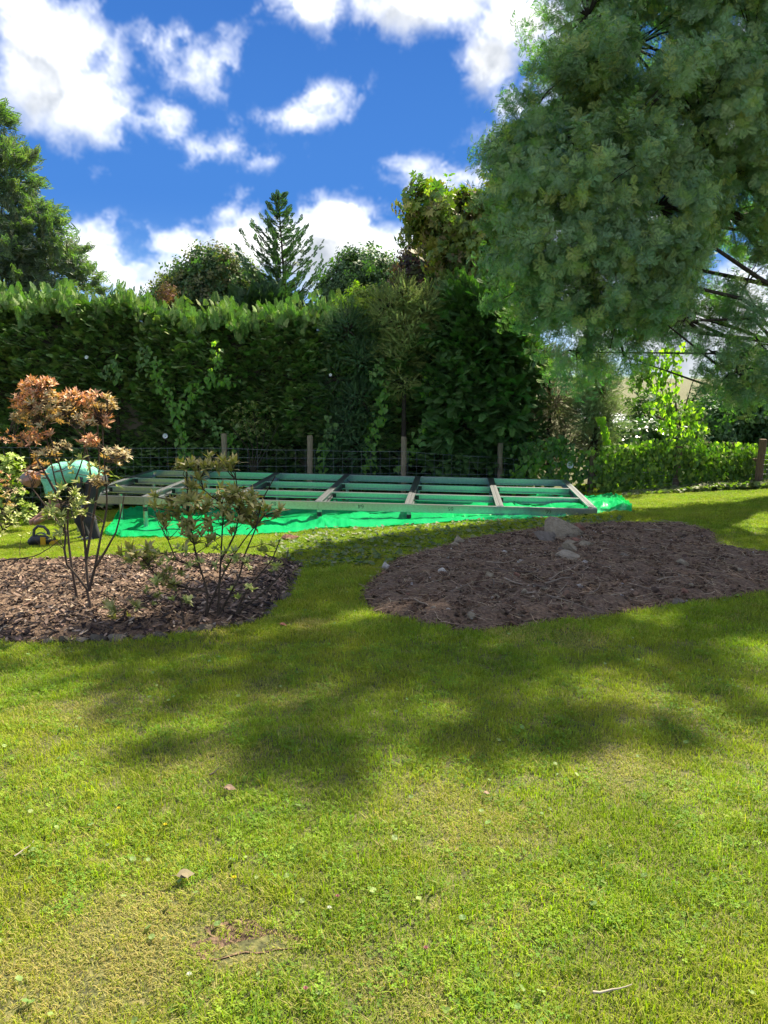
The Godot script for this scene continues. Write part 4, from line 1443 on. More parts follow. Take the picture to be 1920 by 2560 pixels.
func scatter(lobes: Array, count: int, clump: float, o: Dictionary) -> Array:
	# clumps on every lobe, sprays in every clump: [transforms, clump centres]
	var total := 0.0
	for l in lobes: total += pow(l[1].x * l[1].y * l[1].z, 0.6) * l[2]
	var xf := []
	var clumps := []
	for l in lobes:
		var share: float = pow(l[1].x * l[1].y * l[1].z, 0.6) * l[2] / total
		var n := int(count * share)
		var nc := maxi(3, int(n / float(o.get("per", 26))))
		for k in nc:
			var d := rdir()
			var c: Vector3 = l[0] + d * l[1] * rr(o.get("shell", 0.45), o.get("reach", 1.0))
			var frayed: bool = rng.randf() < float(o.get("fray", 0.0))
			if frayed:
				# a shoot that sticks out of the crown
				var reach := rr(1.15, 1.5)
				clumps.append(l[0] + d * l[1] * 1.05)
				for j in int(n / float(nc) * 0.8):
					var u := rng.randf()
					var q: Vector3 = l[0] + d * l[1] * lerpf(0.85, reach, u) + rdir() * 0.10 * (1.2 - u)
					if q.y < gnd(q.x, q.z) + 0.1: continue
					xf.append(Transform3D(aim((d + rdir() * 0.55 + Vector3.UP * 0.25).normalized(), rr(-3, 3), rr(o.get("s0", 0.7), o.get("s1", 1.25)) * lerpf(1.0, 0.7, u)), q))
				continue
			clumps.append(c)
			var cr := clump * rr(0.6, 1.25)
			for j in int(n / float(nc)):
				var p := c + rdir() * cr * pow(rng.randf(), 0.45) * Vector3(1, 0.75, 1)
				if p.y < gnd(p.x, p.z) + 0.08: continue
				var out: Vector3 = ((p - l[0]).normalized() * o.get("out", 1.0) + (p - c).normalized() * 0.7 + Vector3.UP * float(o.get("up", 0.1)) + rdir() * 0.45).normalized()
				xf.append(Transform3D(aim(out, rr(-1, 1) * o.get("roll", 3.1), rr(o.get("s0", 0.7), o.get("s1", 1.25))), p))
	return [xf, clumps]

func tree(called: String, label: String, cat: String, base: Vector3, r0: float, lobes: Array, sprays: Array, count: int, clump: float, cols: Array, o := {}) -> Node3D:
	var t := thing(called, label, cat, base, o.get("group", ""))
	var barkc: Color = o.get("bark", Color(0.09, 0.07, 0.055))
	# trunk up to the middle of the crown
	var mid := Vector3.ZERO
	var wsum := 0.0
	var topl: Vector3 = lobes[0][0]
	for l in lobes:
		mid += l[0] * l[1].x; wsum += l[1].x
		if l[0].y > topl.y: topl = l[0]
	mid /= wsum
	var tip: Vector3 = o.get("tip", Vector3(lerpf(mid.x, topl.x, 0.6), topl.y, mid.z))
	var path := []
	var rad := []
	for k in 9:
		var f := k / 8.0
		var p := base.lerp(tip, f)
		p += Vector3(sin(f * 5.0) * 0.06, 0, cos(f * 4.0) * 0.05) * minf(1.0, r0 * 8.0)
		p.x = lerpf(base.x, tip.x, f * f * 0.5 + f * 0.5)
		path.append(p - base); rad.append(r0 * (1.0 - 0.82 * f) + 0.008)
	path[0] -= Vector3(0, 0.1, 0)
	var tm := MB.new()
	tm.tube(path, rad, 9, barkc)
	part("trunk", tm.mesh(M.bark), t)
	var sc := scatter(lobes, count, clump, o)
	for l in lobes:
		var b := MB.new()
		var f := clampf(inverse_lerp(base.y, tip.y, l[0].y) * 0.72, 0.06, 0.95)
		var i := mini(int(f * 8.0), 7)
		var s: Vector3 = path[i].lerp(path[i + 1], f * 8.0 - i)
		var e: Vector3 = l[0] - base
		var rb: float = minf(lerpf(rad[i], rad[i + 1], 0.5) * 0.5, 0.018 + l[1].x * 0.04)
		var m := s.lerp(e, 0.5) + Vector3(rr(-0.1, 0.1), rr(-0.10, 0.14), rr(-0.1, 0.1)) * s.distance_to(e)
		b.tube([s, s.lerp(m, 0.5), m, m.lerp(e, 0.5), e], [rb, rb * 0.8, rb * 0.62, rb * 0.45, rb * 0.25], 6, barkc)
		part("limb", b.mesh(M.bark), t)
	if o.get("twigs", true):
		var b := MB.new()
		for c in sc[1]:
			var best: Array = lobes[0]
			for l in lobes:
				if c.distance_squared_to(l[0]) < c.distance_squared_to(best[0]): best = l
			var s: Vector3 = best[0] - base
			var e: Vector3 = c - base
			b.tube([s, s.lerp(e, 0.5) + Vector3(0, 0.04, 0), e], [0.016, 0.011, 0.005], 4, barkc)
		part("twigs", b.mesh(M.bark), t).set_meta("kind", "stuff")
	crown(t, sprays, sc[0], cols, base, o)
	return t

# half of a leaf's colour is sent back and half let through, so the colour is about twice its reflectance
const GAIN := 2.5
func crown(t: Node3D, sprays: Array, xf: Array, cols: Array, base: Vector3, o := {}) -> void:
	var n := sprays.size()
	var lists := []
	var tints := []
	for k in n:
		lists.append([]); tints.append([])
	for i in xf.size():
		var q: Transform3D = xf[i]
		q.origin -= base
		lists[i % n].append(q)
		var k := pick(cols, o.get("jitter", 0.25))
		tints[i % n].append(Color(k.r * GAIN, k.g * GAIN, k.b * GAIN))
	for k in n:
		multi(o.get("crown", "crown"), sprays[k], lists[k], tints[k], t)

var S := {}
func build_sprays() -> void:
	S.cyp = [cypress_spray(1, M.needle), cypress_spray(2, M.needle), cypress_spray(3, M.needle, 0.2)]
	S.fea = [feather_spray(4, M.feather), feather_spray(5, M.feather)]
	S.broad = [broad_spray(6, M.leaf), broad_spray(7, M.leaf)]
	S.maple = [broad_spray(8, M.leaf, 0.12, 7, 1), broad_spray(9, M.leaf, 0.11, 6, 1)]
	S.euc = [broad_spray(10, M.leaf, 0.10, 12, 2), broad_spray(11, M.leaf, 0.09, 12, 2)]
	S.gorse = [needle_spray(12, M.needle), needle_spray(13, M.needle)]
	S.laurel = [broad_spray(14, M.glossy, 0.11, 10, 0)]

func ground_under(p: Vector3) -> Vector3:
	return Vector3(p.x, gnd(p.x, p.z), p.z)

func build_mimosa() -> void:
	var L := []
	for a in [[1470, 40, 11.2, 110], [1580, 120, 11.4, 170], [1720, 40, 11.8, 200], [1880, 120, 11.4, 190], [1440, 190, 10.9, 90], [1330, 280, 10.8, 65], [1420, 330, 10.7, 110], [1300, 350, 10.8, 60], [1570, 330, 10.6, 170], [1750, 300, 11.2, 190], [1900, 380, 11.0, 170], [1350, 470, 10.5, 110], [1480, 500, 10.3, 150], [1640, 520, 10.5, 150], [1820, 540, 11.6, 140], [1340, 610, 10.4, 95], [1450, 650, 10.2, 130], [1590, 680, 10.3, 120], [1330, 720, 10.5, 70], [1420, 790, 10.4, 75], [1540, 810, 10.4, 80], [1640, 790, 10.6, 60], [1440, 880, 10.6, 45]]:
		L.append(lobe(a[0], a[1], a[2], a[3]))
	for a in [[1730, 790, 10.8, 60], [1860, 720, 11.0, 70], [1900, 860, 10.8, 80], [1840, 930, 10.8, 65], [1910, 990, 11.0, 80], [1780, 880, 11.0, 35], [1560, 890, 10.7, 50]]:
		L.append(lobe(a[0], a[1], a[2], a[3], 0.75, 0.8))
	# the part of the crown above the picture, whose shade lies across the lawn
	for a in [[3.2, 7.2, -11.2, 0.9], [4.6, 7.6, -11.3, 1.0], [6.2, 7.4, -11.6, 1.0], [2.6, 8.4, -11.0, 0.65], [3.7, 8.9, -11.3, 0.8], [5.2, 9.2, -11.6, 0.9], [6.9, 8.6, -11.8, 0.9], [3.4, 10.1, -11.2, 0.55], [4.9, 10.5, -11.0, 0.7], [6.4, 10.3, -11.4, 0.7], [7.9, 9.6, -11.4, 0.8], [7.6, 6.6, -11.0, 1.0], [7.6, 4.6, -10.6, 1.0]]:
		L.append([Vector3(a[0], a[1], a[2]), Vector3(a[3], a[3] * 0.85, a[3]), 1.0 if a[0] > 4.5 else 0.5])
	var base := Vector3(6.5, 0, -11.9)
	base.y = gnd(base.x, base.z)
	tree("mimosa_tree", "huge feathery blue green tree overhanging the steel frame and fence", "tree", base, 0.17, L, S.fea, 23000, 0.26, [Color(0.105, 0.155, 0.08), Color(0.13, 0.18, 0.085), Color(0.085, 0.13, 0.07), Color(0.15, 0.195, 0.075), Color(0.11, 0.165, 0.08), Color(0.18, 0.205, 0.065)], {"jitter": 0.14, "shell": 0.5, "reach": 1.05, "fray": 0.3, "up": 0.15, "per": 30, "s0": 0.55, "s1": 1.0, "tip": Vector3(5.2, 10.2, -11.5), "bark": Color(0.07, 0.06, 0.05)})

func build_hedge() -> void:
	var h := thing("conifer_hedge", "tall dense dark conifer hedge with sunlit ragged top behind the fence", "hedge", Vector3(-3.2, gnd(-3.2, -14.6), -14.6))
	var nz := FastNoiseLite.new()
	nz.seed = 61; nz.frequency = 0.6; nz.fractal_octaves = 3
	var prof := [[-400, 748], [0, 752], [250, 757], [400, 780], [560, 797], [700, 797], [850, 790], [1000, 800], [1200, 800], [1400, 840]]
	var tops := Curve.new()
	var top_at := func(x: float) -> float:
		var px := 960.0 + x / 14.2 * FOCAL
		var y := 800.0
		for k in prof.size() - 1:
			if px >= prof[k][0] and px <= prof[k + 1][0]:
				y = remap(px, prof[k][0], prof[k + 1][0], prof[k][1], prof[k + 1][1])
		if px < -400.0: y = 748.0
		return at(clampf(px, -400, 1400), y, 14.2).y
	var base: Vector3 = h.position
	var x0 := -10.0
	var x1 := 2.7
	var xf := []
	var z_of := func(x: float, y: float) -> float:
		return -14.0 + nz.get_noise_2d(x, y * 1.1) * 0.75
	for i in 36000:
		var x := rr(-8.6, x1)
		var g := gnd(x, -14.0)
		var t: float = top_at.call(x)
		var f := rng.randf()
		var y := lerpf(g + 0.1, t, f)
		var z: float = z_of.call(x, y) - rr(0.0, 0.22) - 0.35 * smoothstep(0.8, 1.0, f)
		var d := Vector3(rr(-0.7, 0.7), rr(-0.15, 0.75), 1.0)
		xf.append(Transform3D(aim(d, rr(-0.8, 0.8), rr(0.42, 0.85)), Vector3(x, y, z)))
	for i in 10000:
		var x := rr(-8.6, x1)
		var t: float = top_at.call(x) + nz.get_noise_2d(x * 2.2, 9.0) * 0.42 + (rr(0.05, 0.32) if rng.randf() < 0.12 else 0.0)
		var z := rr(-15.4, -13.95)
		var d := Vector3(rr(-0.6, 0.6), 1.0, rr(-0.4, 0.7))
		xf.append(Transform3D(aim(d, rr(-3, 3), rr(0.35, 0.8)), Vector3(x, t - rr(0.0, 0.28), z)))
	# added brown core, a solid mass blocking sky gaps behind the outer sprays
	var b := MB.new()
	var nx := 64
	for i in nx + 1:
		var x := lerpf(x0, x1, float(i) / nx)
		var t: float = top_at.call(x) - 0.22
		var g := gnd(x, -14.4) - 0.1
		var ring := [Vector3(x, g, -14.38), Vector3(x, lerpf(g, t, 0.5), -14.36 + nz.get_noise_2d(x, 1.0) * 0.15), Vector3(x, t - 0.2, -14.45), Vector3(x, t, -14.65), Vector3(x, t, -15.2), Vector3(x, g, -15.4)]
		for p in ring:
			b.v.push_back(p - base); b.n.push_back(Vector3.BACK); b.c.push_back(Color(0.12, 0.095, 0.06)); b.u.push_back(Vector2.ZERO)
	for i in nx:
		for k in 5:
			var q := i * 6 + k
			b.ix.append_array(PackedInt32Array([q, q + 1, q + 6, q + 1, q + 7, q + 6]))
	part("hedge_core", b.mesh(M.chip), h)
	for k in 14:
		var x := lerpf(x0 + 0.4, x1 - 0.3, k / 13.0)
		var t := MB.new()
		var g := gnd(x, -14.3)
		t.tube([Vector3(0, -0.1, 0), Vector3(0.03, 1.2, 0), Vector3(0, 2.6, -0.15)], [0.07, 0.05, 0.02], 7, Color(0.08, 0.06, 0.045))
		part("trunk", t.mesh(M.bark), h, Transform3D(Basis(), Vector3(x, g, -14.3) - base))
	crown(h, S.cyp, xf, [Color(0.08, 0.13, 0.04), Color(0.10, 0.155, 0.045), Color(0.06, 0.10, 0.032), Color(0.12, 0.17, 0.055), Color(0.14, 0.165, 0.065)], base)

func conifer() -> void:
	var D := 19.0
	var tip := at(694, 493, D)
	var base := at(722, 800, D)
	base = ground_under(base)
	var t := thing("cypress_tree", "young pointed conifer with upswept branches rising above the hedge", "tree", base)
	var path := []
	var rad := []
	for k in 9:
		var f := k / 8.0
		path.append((base.lerp(tip, f) + Vector3(sin(f * 3.0) * 0.08, 0, 0)) - base); rad.append(0.10 * (1.0 - f) + 0.006)
	var m := MB.new()
	m.tube(path, rad, 8, Color(0.07, 0.055, 0.045))
	part("trunk", m.mesh(M.bark), t)
	var H: float = tip.y - base.y
	var xf := []
	for i in 74:
		var f := pow(i / 74.0, 0.8)                          # 0 at the tip
		var drop := 0.05 + f * 3.3
		var o := tip + (base - tip) * (drop / H)
		var ln := (0.10 + 0.43 * drop) * rr(0.75, 1.2)
		if drop > 2.1: ln *= 0.95
		var a := i * 2.4 + rr(-0.3, 0.3)
		var pa := []
		for k in 5:
			var u := k / 4.0
			pa.append(o + Vector3(cos(a) * ln * u, ln * (0.30 * u + 0.55 * u * u), sin(a) * ln * u) - base)
		var b := MB.new()
		b.tube(pa, [0.018, 0.014, 0.010, 0.006, 0.003], 4, Color(0.07, 0.055, 0.04))
		part("branch", b.mesh(M.bark), t)
		var n := int(5 + ln * 13.0)
		for k in n:
			var u := pow((k + 0.5) / n, 0.8)
			var j := mini(int(u * 4.0), 3)
			var p: Vector3 = pa[j].lerp(pa[j + 1], u * 4.0 - j)
			var d: Vector3 = (pa[j + 1] - pa[j]).normalized()
			xf.append(Transform3D(aim((d * 1.3 + rdir() * 0.6).normalized(), rr(-3, 3), rr(0.5, 0.9) * lerpf(1.15, 0.7, u)), p + base))
	for k in 26:
		xf.append(Transform3D(aim((tip - base).normalized() + rdir() * 0.5, rr(-3, 3), rr(0.4, 0.8)), tip - Vector3(0, rr(0, 0.5), 0)))
	crown(t, S.cyp, xf, [Color(0.05, 0.085, 0.04), Color(0.065, 0.105, 0.045), Color(0.04, 0.07, 0.035)], base)

func build_trees() -> void:
	# tall drooping evergreen beyond the hedge end
	var L := []
	for a in [[-25, 290, 40], [-15, 380, 70], [10, 460, 80], [40, 540, 80], [-40, 500, 100], [60, 620, 80], [-20, 640, 130], [110, 560, 50], [120, 640, 75], [170, 640, 50], [60, 720, 120], [170, 710, 65], [215, 700, 40], [-120, 420, 120], [-140, 620, 150]]:
		L.append(lobe(a[0], a[1], 18.0, a[2]))
	tree("eucalyptus_tree", "tall grey green tree with hanging narrow leaves towering over the hedge", "tree", ground_under(at(-30, 800, 18.0)), 0.16, L, S.euc, 6200, 0.30, [Color(0.085, 0.115, 0.08), Color(0.11, 0.14, 0.095), Color(0.07, 0.095, 0.065), Color(0.13, 0.135, 0.10)], {"shell": 0.4, "fray": 0.3, "up": -0.2, "per": 20})
	conifer()
	L = []
	for a in [[505, 700, 60], [460, 725, 45], [560, 690, 55], [600, 730, 55], [540, 760, 80], [440, 770, 50]]:
		L.append(lobe(a[0], a[1], 20.0, a[2]))
	tree("round_tree", "rounded dark green broadleaf tree beside the pointed conifer", "tree", ground_under(at(530, 800, 20.0)), 0.12, L, S.broad, 3600, 0.32, [Color(0.045, 0.075, 0.03), Color(0.06, 0.09, 0.035), Color(0.10, 0.095, 0.04)], {"group": "trees beyond the hedge"})
	L = []
	for a in [[640, 760, 45], [680, 780, 50], [600, 790, 40]]:
		L.append(lobe(a[0], a[1], 18.3, a[2]))
	tree("dark_cypress", "dark low cypress tucked at the foot of the pointed conifer", "tree", ground_under(at(650, 800, 18.3)), 0.07, L, S.cyp, 1100, 0.28, [Color(0.04, 0.07, 0.03), Color(0.03, 0.055, 0.025)], {"up": 0.6, "group": "trees beyond the hedge"})
	L = []
	for a in [[905, 690, 50], [860, 720, 45], [950, 710, 50], [910, 750, 70], [990, 740, 50]]:
		L.append(lobe(a[0], a[1], 18.5, a[2]))
	tree("leafy_tree", "leafy mid green tree between the conifer and the maple", "tree", ground_under(at(910, 800, 18.5)), 0.10, L, S.broad, 3000, 0.3, [Color(0.05, 0.085, 0.035), Color(0.065, 0.10, 0.04)], {"group": "trees beyond the hedge"})
	L = []
	for a in [[1085, 660, 45], [1050, 700, 45], [1110, 710, 45], [1075, 740, 50]]:
		L.append(lobe(a[0], a[1], 17.0, a[2]))
	tree("purple_tree", "dark purple brown leaved tree in front of the maple", "tree", ground_under(at(1080, 800, 17.0)), 0.08, L, S.broad, 2000, 0.26, [Color(0.045, 0.03, 0.028), Color(0.035, 0.04, 0.025), Color(0.08, 0.04, 0.03)], {"group": "trees beyond the hedge"})
	L = []
	for a in [[425, 745, 14], [420, 725, 12], [432, 765, 14]]:
		L.append(lobe(a[0], a[1], 16.2, a[2]))
	tree("copper_sapling", "thin reddish brown sapling tip poking out of the hedge top", "tree", ground_under(at(426, 800, 16.2)), 0.03, L, S.broad, 90, 0.10, [Color(0.12, 0.05, 0.04), Color(0.08, 0.05, 0.03)], {"per": 10, "s0": 0.4, "s1": 0.7})
	L = []
	for a in [[1065, 520, 42], [1115, 475, 30], [1100, 560, 55], [1145, 540, 45], [1150, 620, 60], [1190, 590, 55], [1230, 500, 45], [1265, 560, 60], [1210, 660, 65], [1150, 690, 55], [1260, 660, 60], [1200, 750, 60], [1290, 750, 70]]:
		L.append(lobe(a[0], a[1], 15.2, a[2]))
	tree("maple_tree", "sycamore maple with yellowing lobed leaves leaning over the hedge", "tree", ground_under(at(1240, 800, 15.2)), 0.11, L, S.maple, 1900, 0.24, [Color(0.11, 0.15, 0.04), Color(0.15, 0.17, 0.04), Color(0.21, 0.19, 0.055), Color(0.09, 0.125, 0.04), Color(0.13, 0.10, 0.05)], {"per": 16, "up": -0.1, "fray": 0.4, "shell": 0.5})

func bush(called: String, label: String, px: Array, D: float, sprays: Array, n: int, clump: float, cols: Array, o := {}) -> void:
	var L := []
	var bx := 0.0
	for a in px:
		L.append(lobe(a[0], a[1], D + (a[3] if a.size() > 3 else 0.0), a[2])); bx += a[0]
	tree(called, label, "shrub", ground_under(at(bx / px.size(), 1200, D)), o.get("r", 0.05), L, sprays, n, clump, cols, o)

func build_bushes() -> void:
	bush("spruce_bush", "dark green spiky spruce growing out of the hedge face", [[870, 830, 55], [900, 900, 65], [850, 950, 60], [900, 1000, 70], [860, 1060, 70], [900, 1120, 70], [850, 1150, 60]], 13.95, S.gorse, 5600, 0.26, [Color(0.035, 0.065, 0.03), Color(0.05, 0.085, 0.035)], {"up": 0.3, "s0": 0.4, "s1": 0.8})
	bush("gorse_bush", "pale yellow green feathery gorse bush standing out of the hedge", [[1010, 740, 38], [965, 770, 34], [1055, 770, 40], [1000, 810, 60], [1030, 860, 52], [990, 900, 44], [1010, 950, 40]], 13.75, S.gorse, 5200, 0.2, [Color(0.15, 0.17, 0.06), Color(0.19, 0.20, 0.07), Color(0.11, 0.14, 0.05)], {"up": 0.6, "s0": 0.35, "s1": 0.75, "fray": 0.25})
	bush("yellow_privet", "small yellow green leafy shrub on the hedge top beside the gorse", [[900, 755, 28], [935, 765, 22], [880, 775, 24]], 14.3, S.broad, 420, 0.16, [Color(0.17, 0.20, 0.03), Color(0.13, 0.17, 0.03)], {"s0": 0.5, "s1": 0.9, "r": 0.025})
	bush("broad_cypress", "broad dark cypress bush between gorse and hanging mimosa branches", [[1170, 770, 55], [1230, 800, 70], [1130, 830, 70], [1200, 880, 100], [1290, 900, 80], [1140, 960, 90], [1250, 990, 100], [1160, 1070, 90], [1270, 1090, 80], [1110, 1130, 60], [1210, 1150, 70]], 13.75, S.cyp, 12000, 0.30, [Color(0.05, 0.095, 0.028), Color(0.065, 0.115, 0.033), Color(0.042, 0.075, 0.022)], {"up": 0.2, "roll": 0.8, "shell": 0.6, "s0": 0.45, "s1": 0.9})
	bush("thorny_bush", "half dead brown and grey green bush beside the broad cypress", [[1370, 930, 55], [1390, 1010, 60], [1360, 1080, 60], [1410, 1120, 60], [1330, 1150, 50]], 13.7, S.gorse, 2600, 0.22, [Color(0.10, 0.08, 0.05), Color(0.06, 0.08, 0.035), Color(0.14, 0.105, 0.07)], {"up": 0.2, "s0": 0.4, "s1": 0.8})
	bush("tamarisk_bush", "pale silvery green wispy bush above the overgrown fence", [[1480, 920, 45], [1500, 980, 55], [1470, 1040, 55], [1520, 1050, 40], [1480, 1110, 45]], 13.6, S.gorse, 3400, 0.2, [Color(0.17, 0.20, 0.11), Color(0.13, 0.16, 0.08)], {"up": 0.5, "s0": 0.4, "s1": 0.8})
	bush("laurel_bush", "glossy leaved laurel bush behind the bindweed covered fence", [[1560, 1130, 45], [1610, 1120, 45], [1660, 1130, 45], [1590, 1170, 55], [1680, 1170, 50], [1720, 1140, 40]], 14.3, S.laurel, 900, 0.22, [Color(0.05, 0.085, 0.035), Color(0.07, 0.11, 0.045)], {"up": 0.5})
	bush("elder_bush", "dark leafy elder bush beyond the last fence posts", [[1800, 1080, 60], [1870, 1040, 80], [1900, 1110, 70], [1820, 1140, 50], [1960, 1060, 110]], 14.5, S.broad, 2000, 0.28, [Color(0.045, 0.085, 0.04), Color(0.06, 0.105, 0.05)], {"up": 0.2})
	bush("far_thicket", "shaded thicket seen through the gap under the mimosa", [[1600, 1030, 40], [1570, 1080, 35], [1640, 1060, 40], [1700, 1090, 45], [1760, 1020, 35]], 15.6, S.broad, 520, 0.26, [Color(0.06, 0.09, 0.045), Color(0.08, 0.115, 0.05)], {"per": 16})
	# bare saplings against the bright gap
	var b0 := ground_under(at(1690, 1200, 14.0))
	var t := thing("bare_sapling", "bare thin branched sapling against the bright gap", "sapling", b0)
	for s in [[[1690, 1180], [1700, 1060], [1730, 960], [1765, 880]], [[1695, 1120], [1690, 1010], [1690, 920], [1670, 860]], [[1705, 1040], [1745, 980], [1790, 930]], [[1692, 1080], [1660, 1000], [1650, 940]]]:
		var b := MB.new()
		var pa := []
		var ra := []
		for k in s.size():
			pa.append(at(s[k][0], s[k][1], 14.0 + k * 0.1) - b0); ra.append(0.02 - 0.005 * k)
		b.tube(pa, ra, 5, Color(0.10, 0.08, 0.07))
		part("branch", b.mesh(M.bark), t)
	# fallen dead bough resting on the fence
	var db := MB.new()
	db.tube([at(1640, 1040, 13.6), at(1700, 1070, 13.4), at(1760, 1100, 13.2), at(1805, 1128, 13.0)], [0.025, 0.022, 0.018, 0.012], 6, Color(0.2, 0.16, 0.13))
	db.tube([at(1720, 1080, 13.35), at(1750, 1060, 13.3), at(1770, 1030, 13.3)], [0.014, 0.01, 0.006], 5, Color(0.2, 0.16, 0.13))
	tag(part("dead_bough", db.mesh(M.bark)), "pale dead bough leaning down onto the overgrown fence", "branch")

# ------------------------------------------------------------------ climbers
func heart_mesh(m: Material) -> ArrayMesh:
	# heart-shaped leaf hanging along -Y, facing +Z, one unit long
	var b := MB.new()
	var half := [Vector3(0, 0.08, 0), Vector3(0.22, 0.2, 0.04), Vector3(0.42, 0.06, 0.08), Vector3(0.4, -0.2, 0.07), Vector3(0.22, -0.5, 0.02), Vector3(0, -0.85, -0.08)]
	for s in [-1.0, 1.0]:
		for k in 5:
			var p: Vector3 = half[k] * Vector3(s, 1, 1)
			var q: Vector3 = half[k + 1] * Vector3(s, 1, 1)
			if s > 0: b.tri(Vector3(0, -0.2, 0), p, q, Color.WHITE)
			else: b.tri(Vector3(0, -0.2, 0), q, p, Color.WHITE)
	return b.mesh(m)

func trumpet(m: Material) -> ArrayMesh:
	var b := MB.new()
	for k in 12:
		var a := TAU * k / 12.0
		var c := TAU * (k + 1) / 12.0
		var p := [[0.08, -0.6], [0.18, -0.2], [0.45, 0.0], [0.52, 0.02]]
		for i in 3:
			b.quad(Vector3(cos(a) * p[i][0], sin(a) * p[i][0], p[i][1]), Vector3(cos(a) * p[i + 1][0], sin(a) * p[i + 1][0], p[i + 1][1]), Vector3(cos(c) * p[i + 1][0], sin(c) * p[i + 1][0], p[i + 1][1]), Vector3(cos(c) * p[i][0], sin(c) * p[i][0], p[i][1]), Color.WHITE)
	return b.mesh(m)

func leaf_solid(c: Color, back: Color) -> StandardMaterial3D:
	var m := leafmat(0.5, back)
	m.vertex_color_use_as_albedo = false
	m.albedo_color = c.linear_to_srgb()
	return m

func vine(called: String, label: String, runs: Array, D: float, per: float, size: float, cols: Array, flowers: Array, spread: float, rest := 0) -> void:
	var v := thing(called, label, "climber", ground_under(at(runs[0][0][0], runs[0][0][1], D)))
	var mats := []
	for c in cols: mats.append(leaf_solid(Color(c.r * 1.5, c.g * 1.5, c.b * 1.5), Color(0.75, 1.0, 0.2)))
	var hm := heart_mesh(null)
	var made := 0
	var lst := []
	var tin := []
	for r in runs:
		var pa := []
		var ra := []
		for p in r:
			pa.append(at(p[0], p[1], D + (p[2] if p.size() > 2 else 0.0)) - v.position); ra.append(0.004)
		var b := MB.new()
		b.tube(pa, ra, 4, Color(0.12, 0.12, 0.05))
		part("stem", b.mesh(M.bark), v)
		for k in pa.size() - 1:
			var n := int(pa[k].distance_to(pa[k + 1]) * per)
			for i in n:
				var p: Vector3 = pa[k].lerp(pa[k + 1], (i + rng.randf()) / n) + Vector3(rr(-1, 1), rr(-1, 1), rr(-0.2, 0.5)) * spread
				var s := size * rr(0.6, 1.25)
				var t := Transform3D(Basis.from_euler(Vector3(rr(-0.9, 0.3), rr(-0.9, 0.9), rr(-0.5, 0.5))).scaled_local(Vector3.ONE * s), p)
				if made < 300 and rng.randf() > 0.0:
					part("leaf", hm, v, t, mats[rng.randi() % mats.size()])
					made += 1
				else:
					lst.append(t); tin.append(pick(cols) * 1.5)
	for i in rest:
		var r: Array = runs[rng.randi() % runs.size()]
		var k := rng.randi() % (r.size() - 1)
		var a := at(r[k][0], r[k][1], D) - v.position
		var c := at(r[k + 1][0], r[k + 1][1], D) - v.position
		var p := a.lerp(c, rng.randf()) + Vector3(rr(-1, 1), rr(-1, 1), rr(-1.0, 1.3)) * spread
		lst.append(Transform3D(Basis.from_euler(Vector3(rr(-0.9, 0.3), rr(-1.2, 1.2), rr(-0.6, 0.6))).scaled_local(Vector3.ONE * size * rr(0.5, 1.2)), p)); tin.append(pick(cols) * 1.5)
	if lst.size(): multi("foliage", heart_mesh(M.leaf), lst, tin, v)
	var fm := trumpet(null)
	for f in flowers:
		part("flower", fm, v, Transform3D(Basis.from_euler(Vector3(-0.3, rr(-0.5, 0.5), 0)).scaled_local(Vector3.ONE * f[2]), at(f[0], f[1], D - 0.15) - v.position), M.petal)

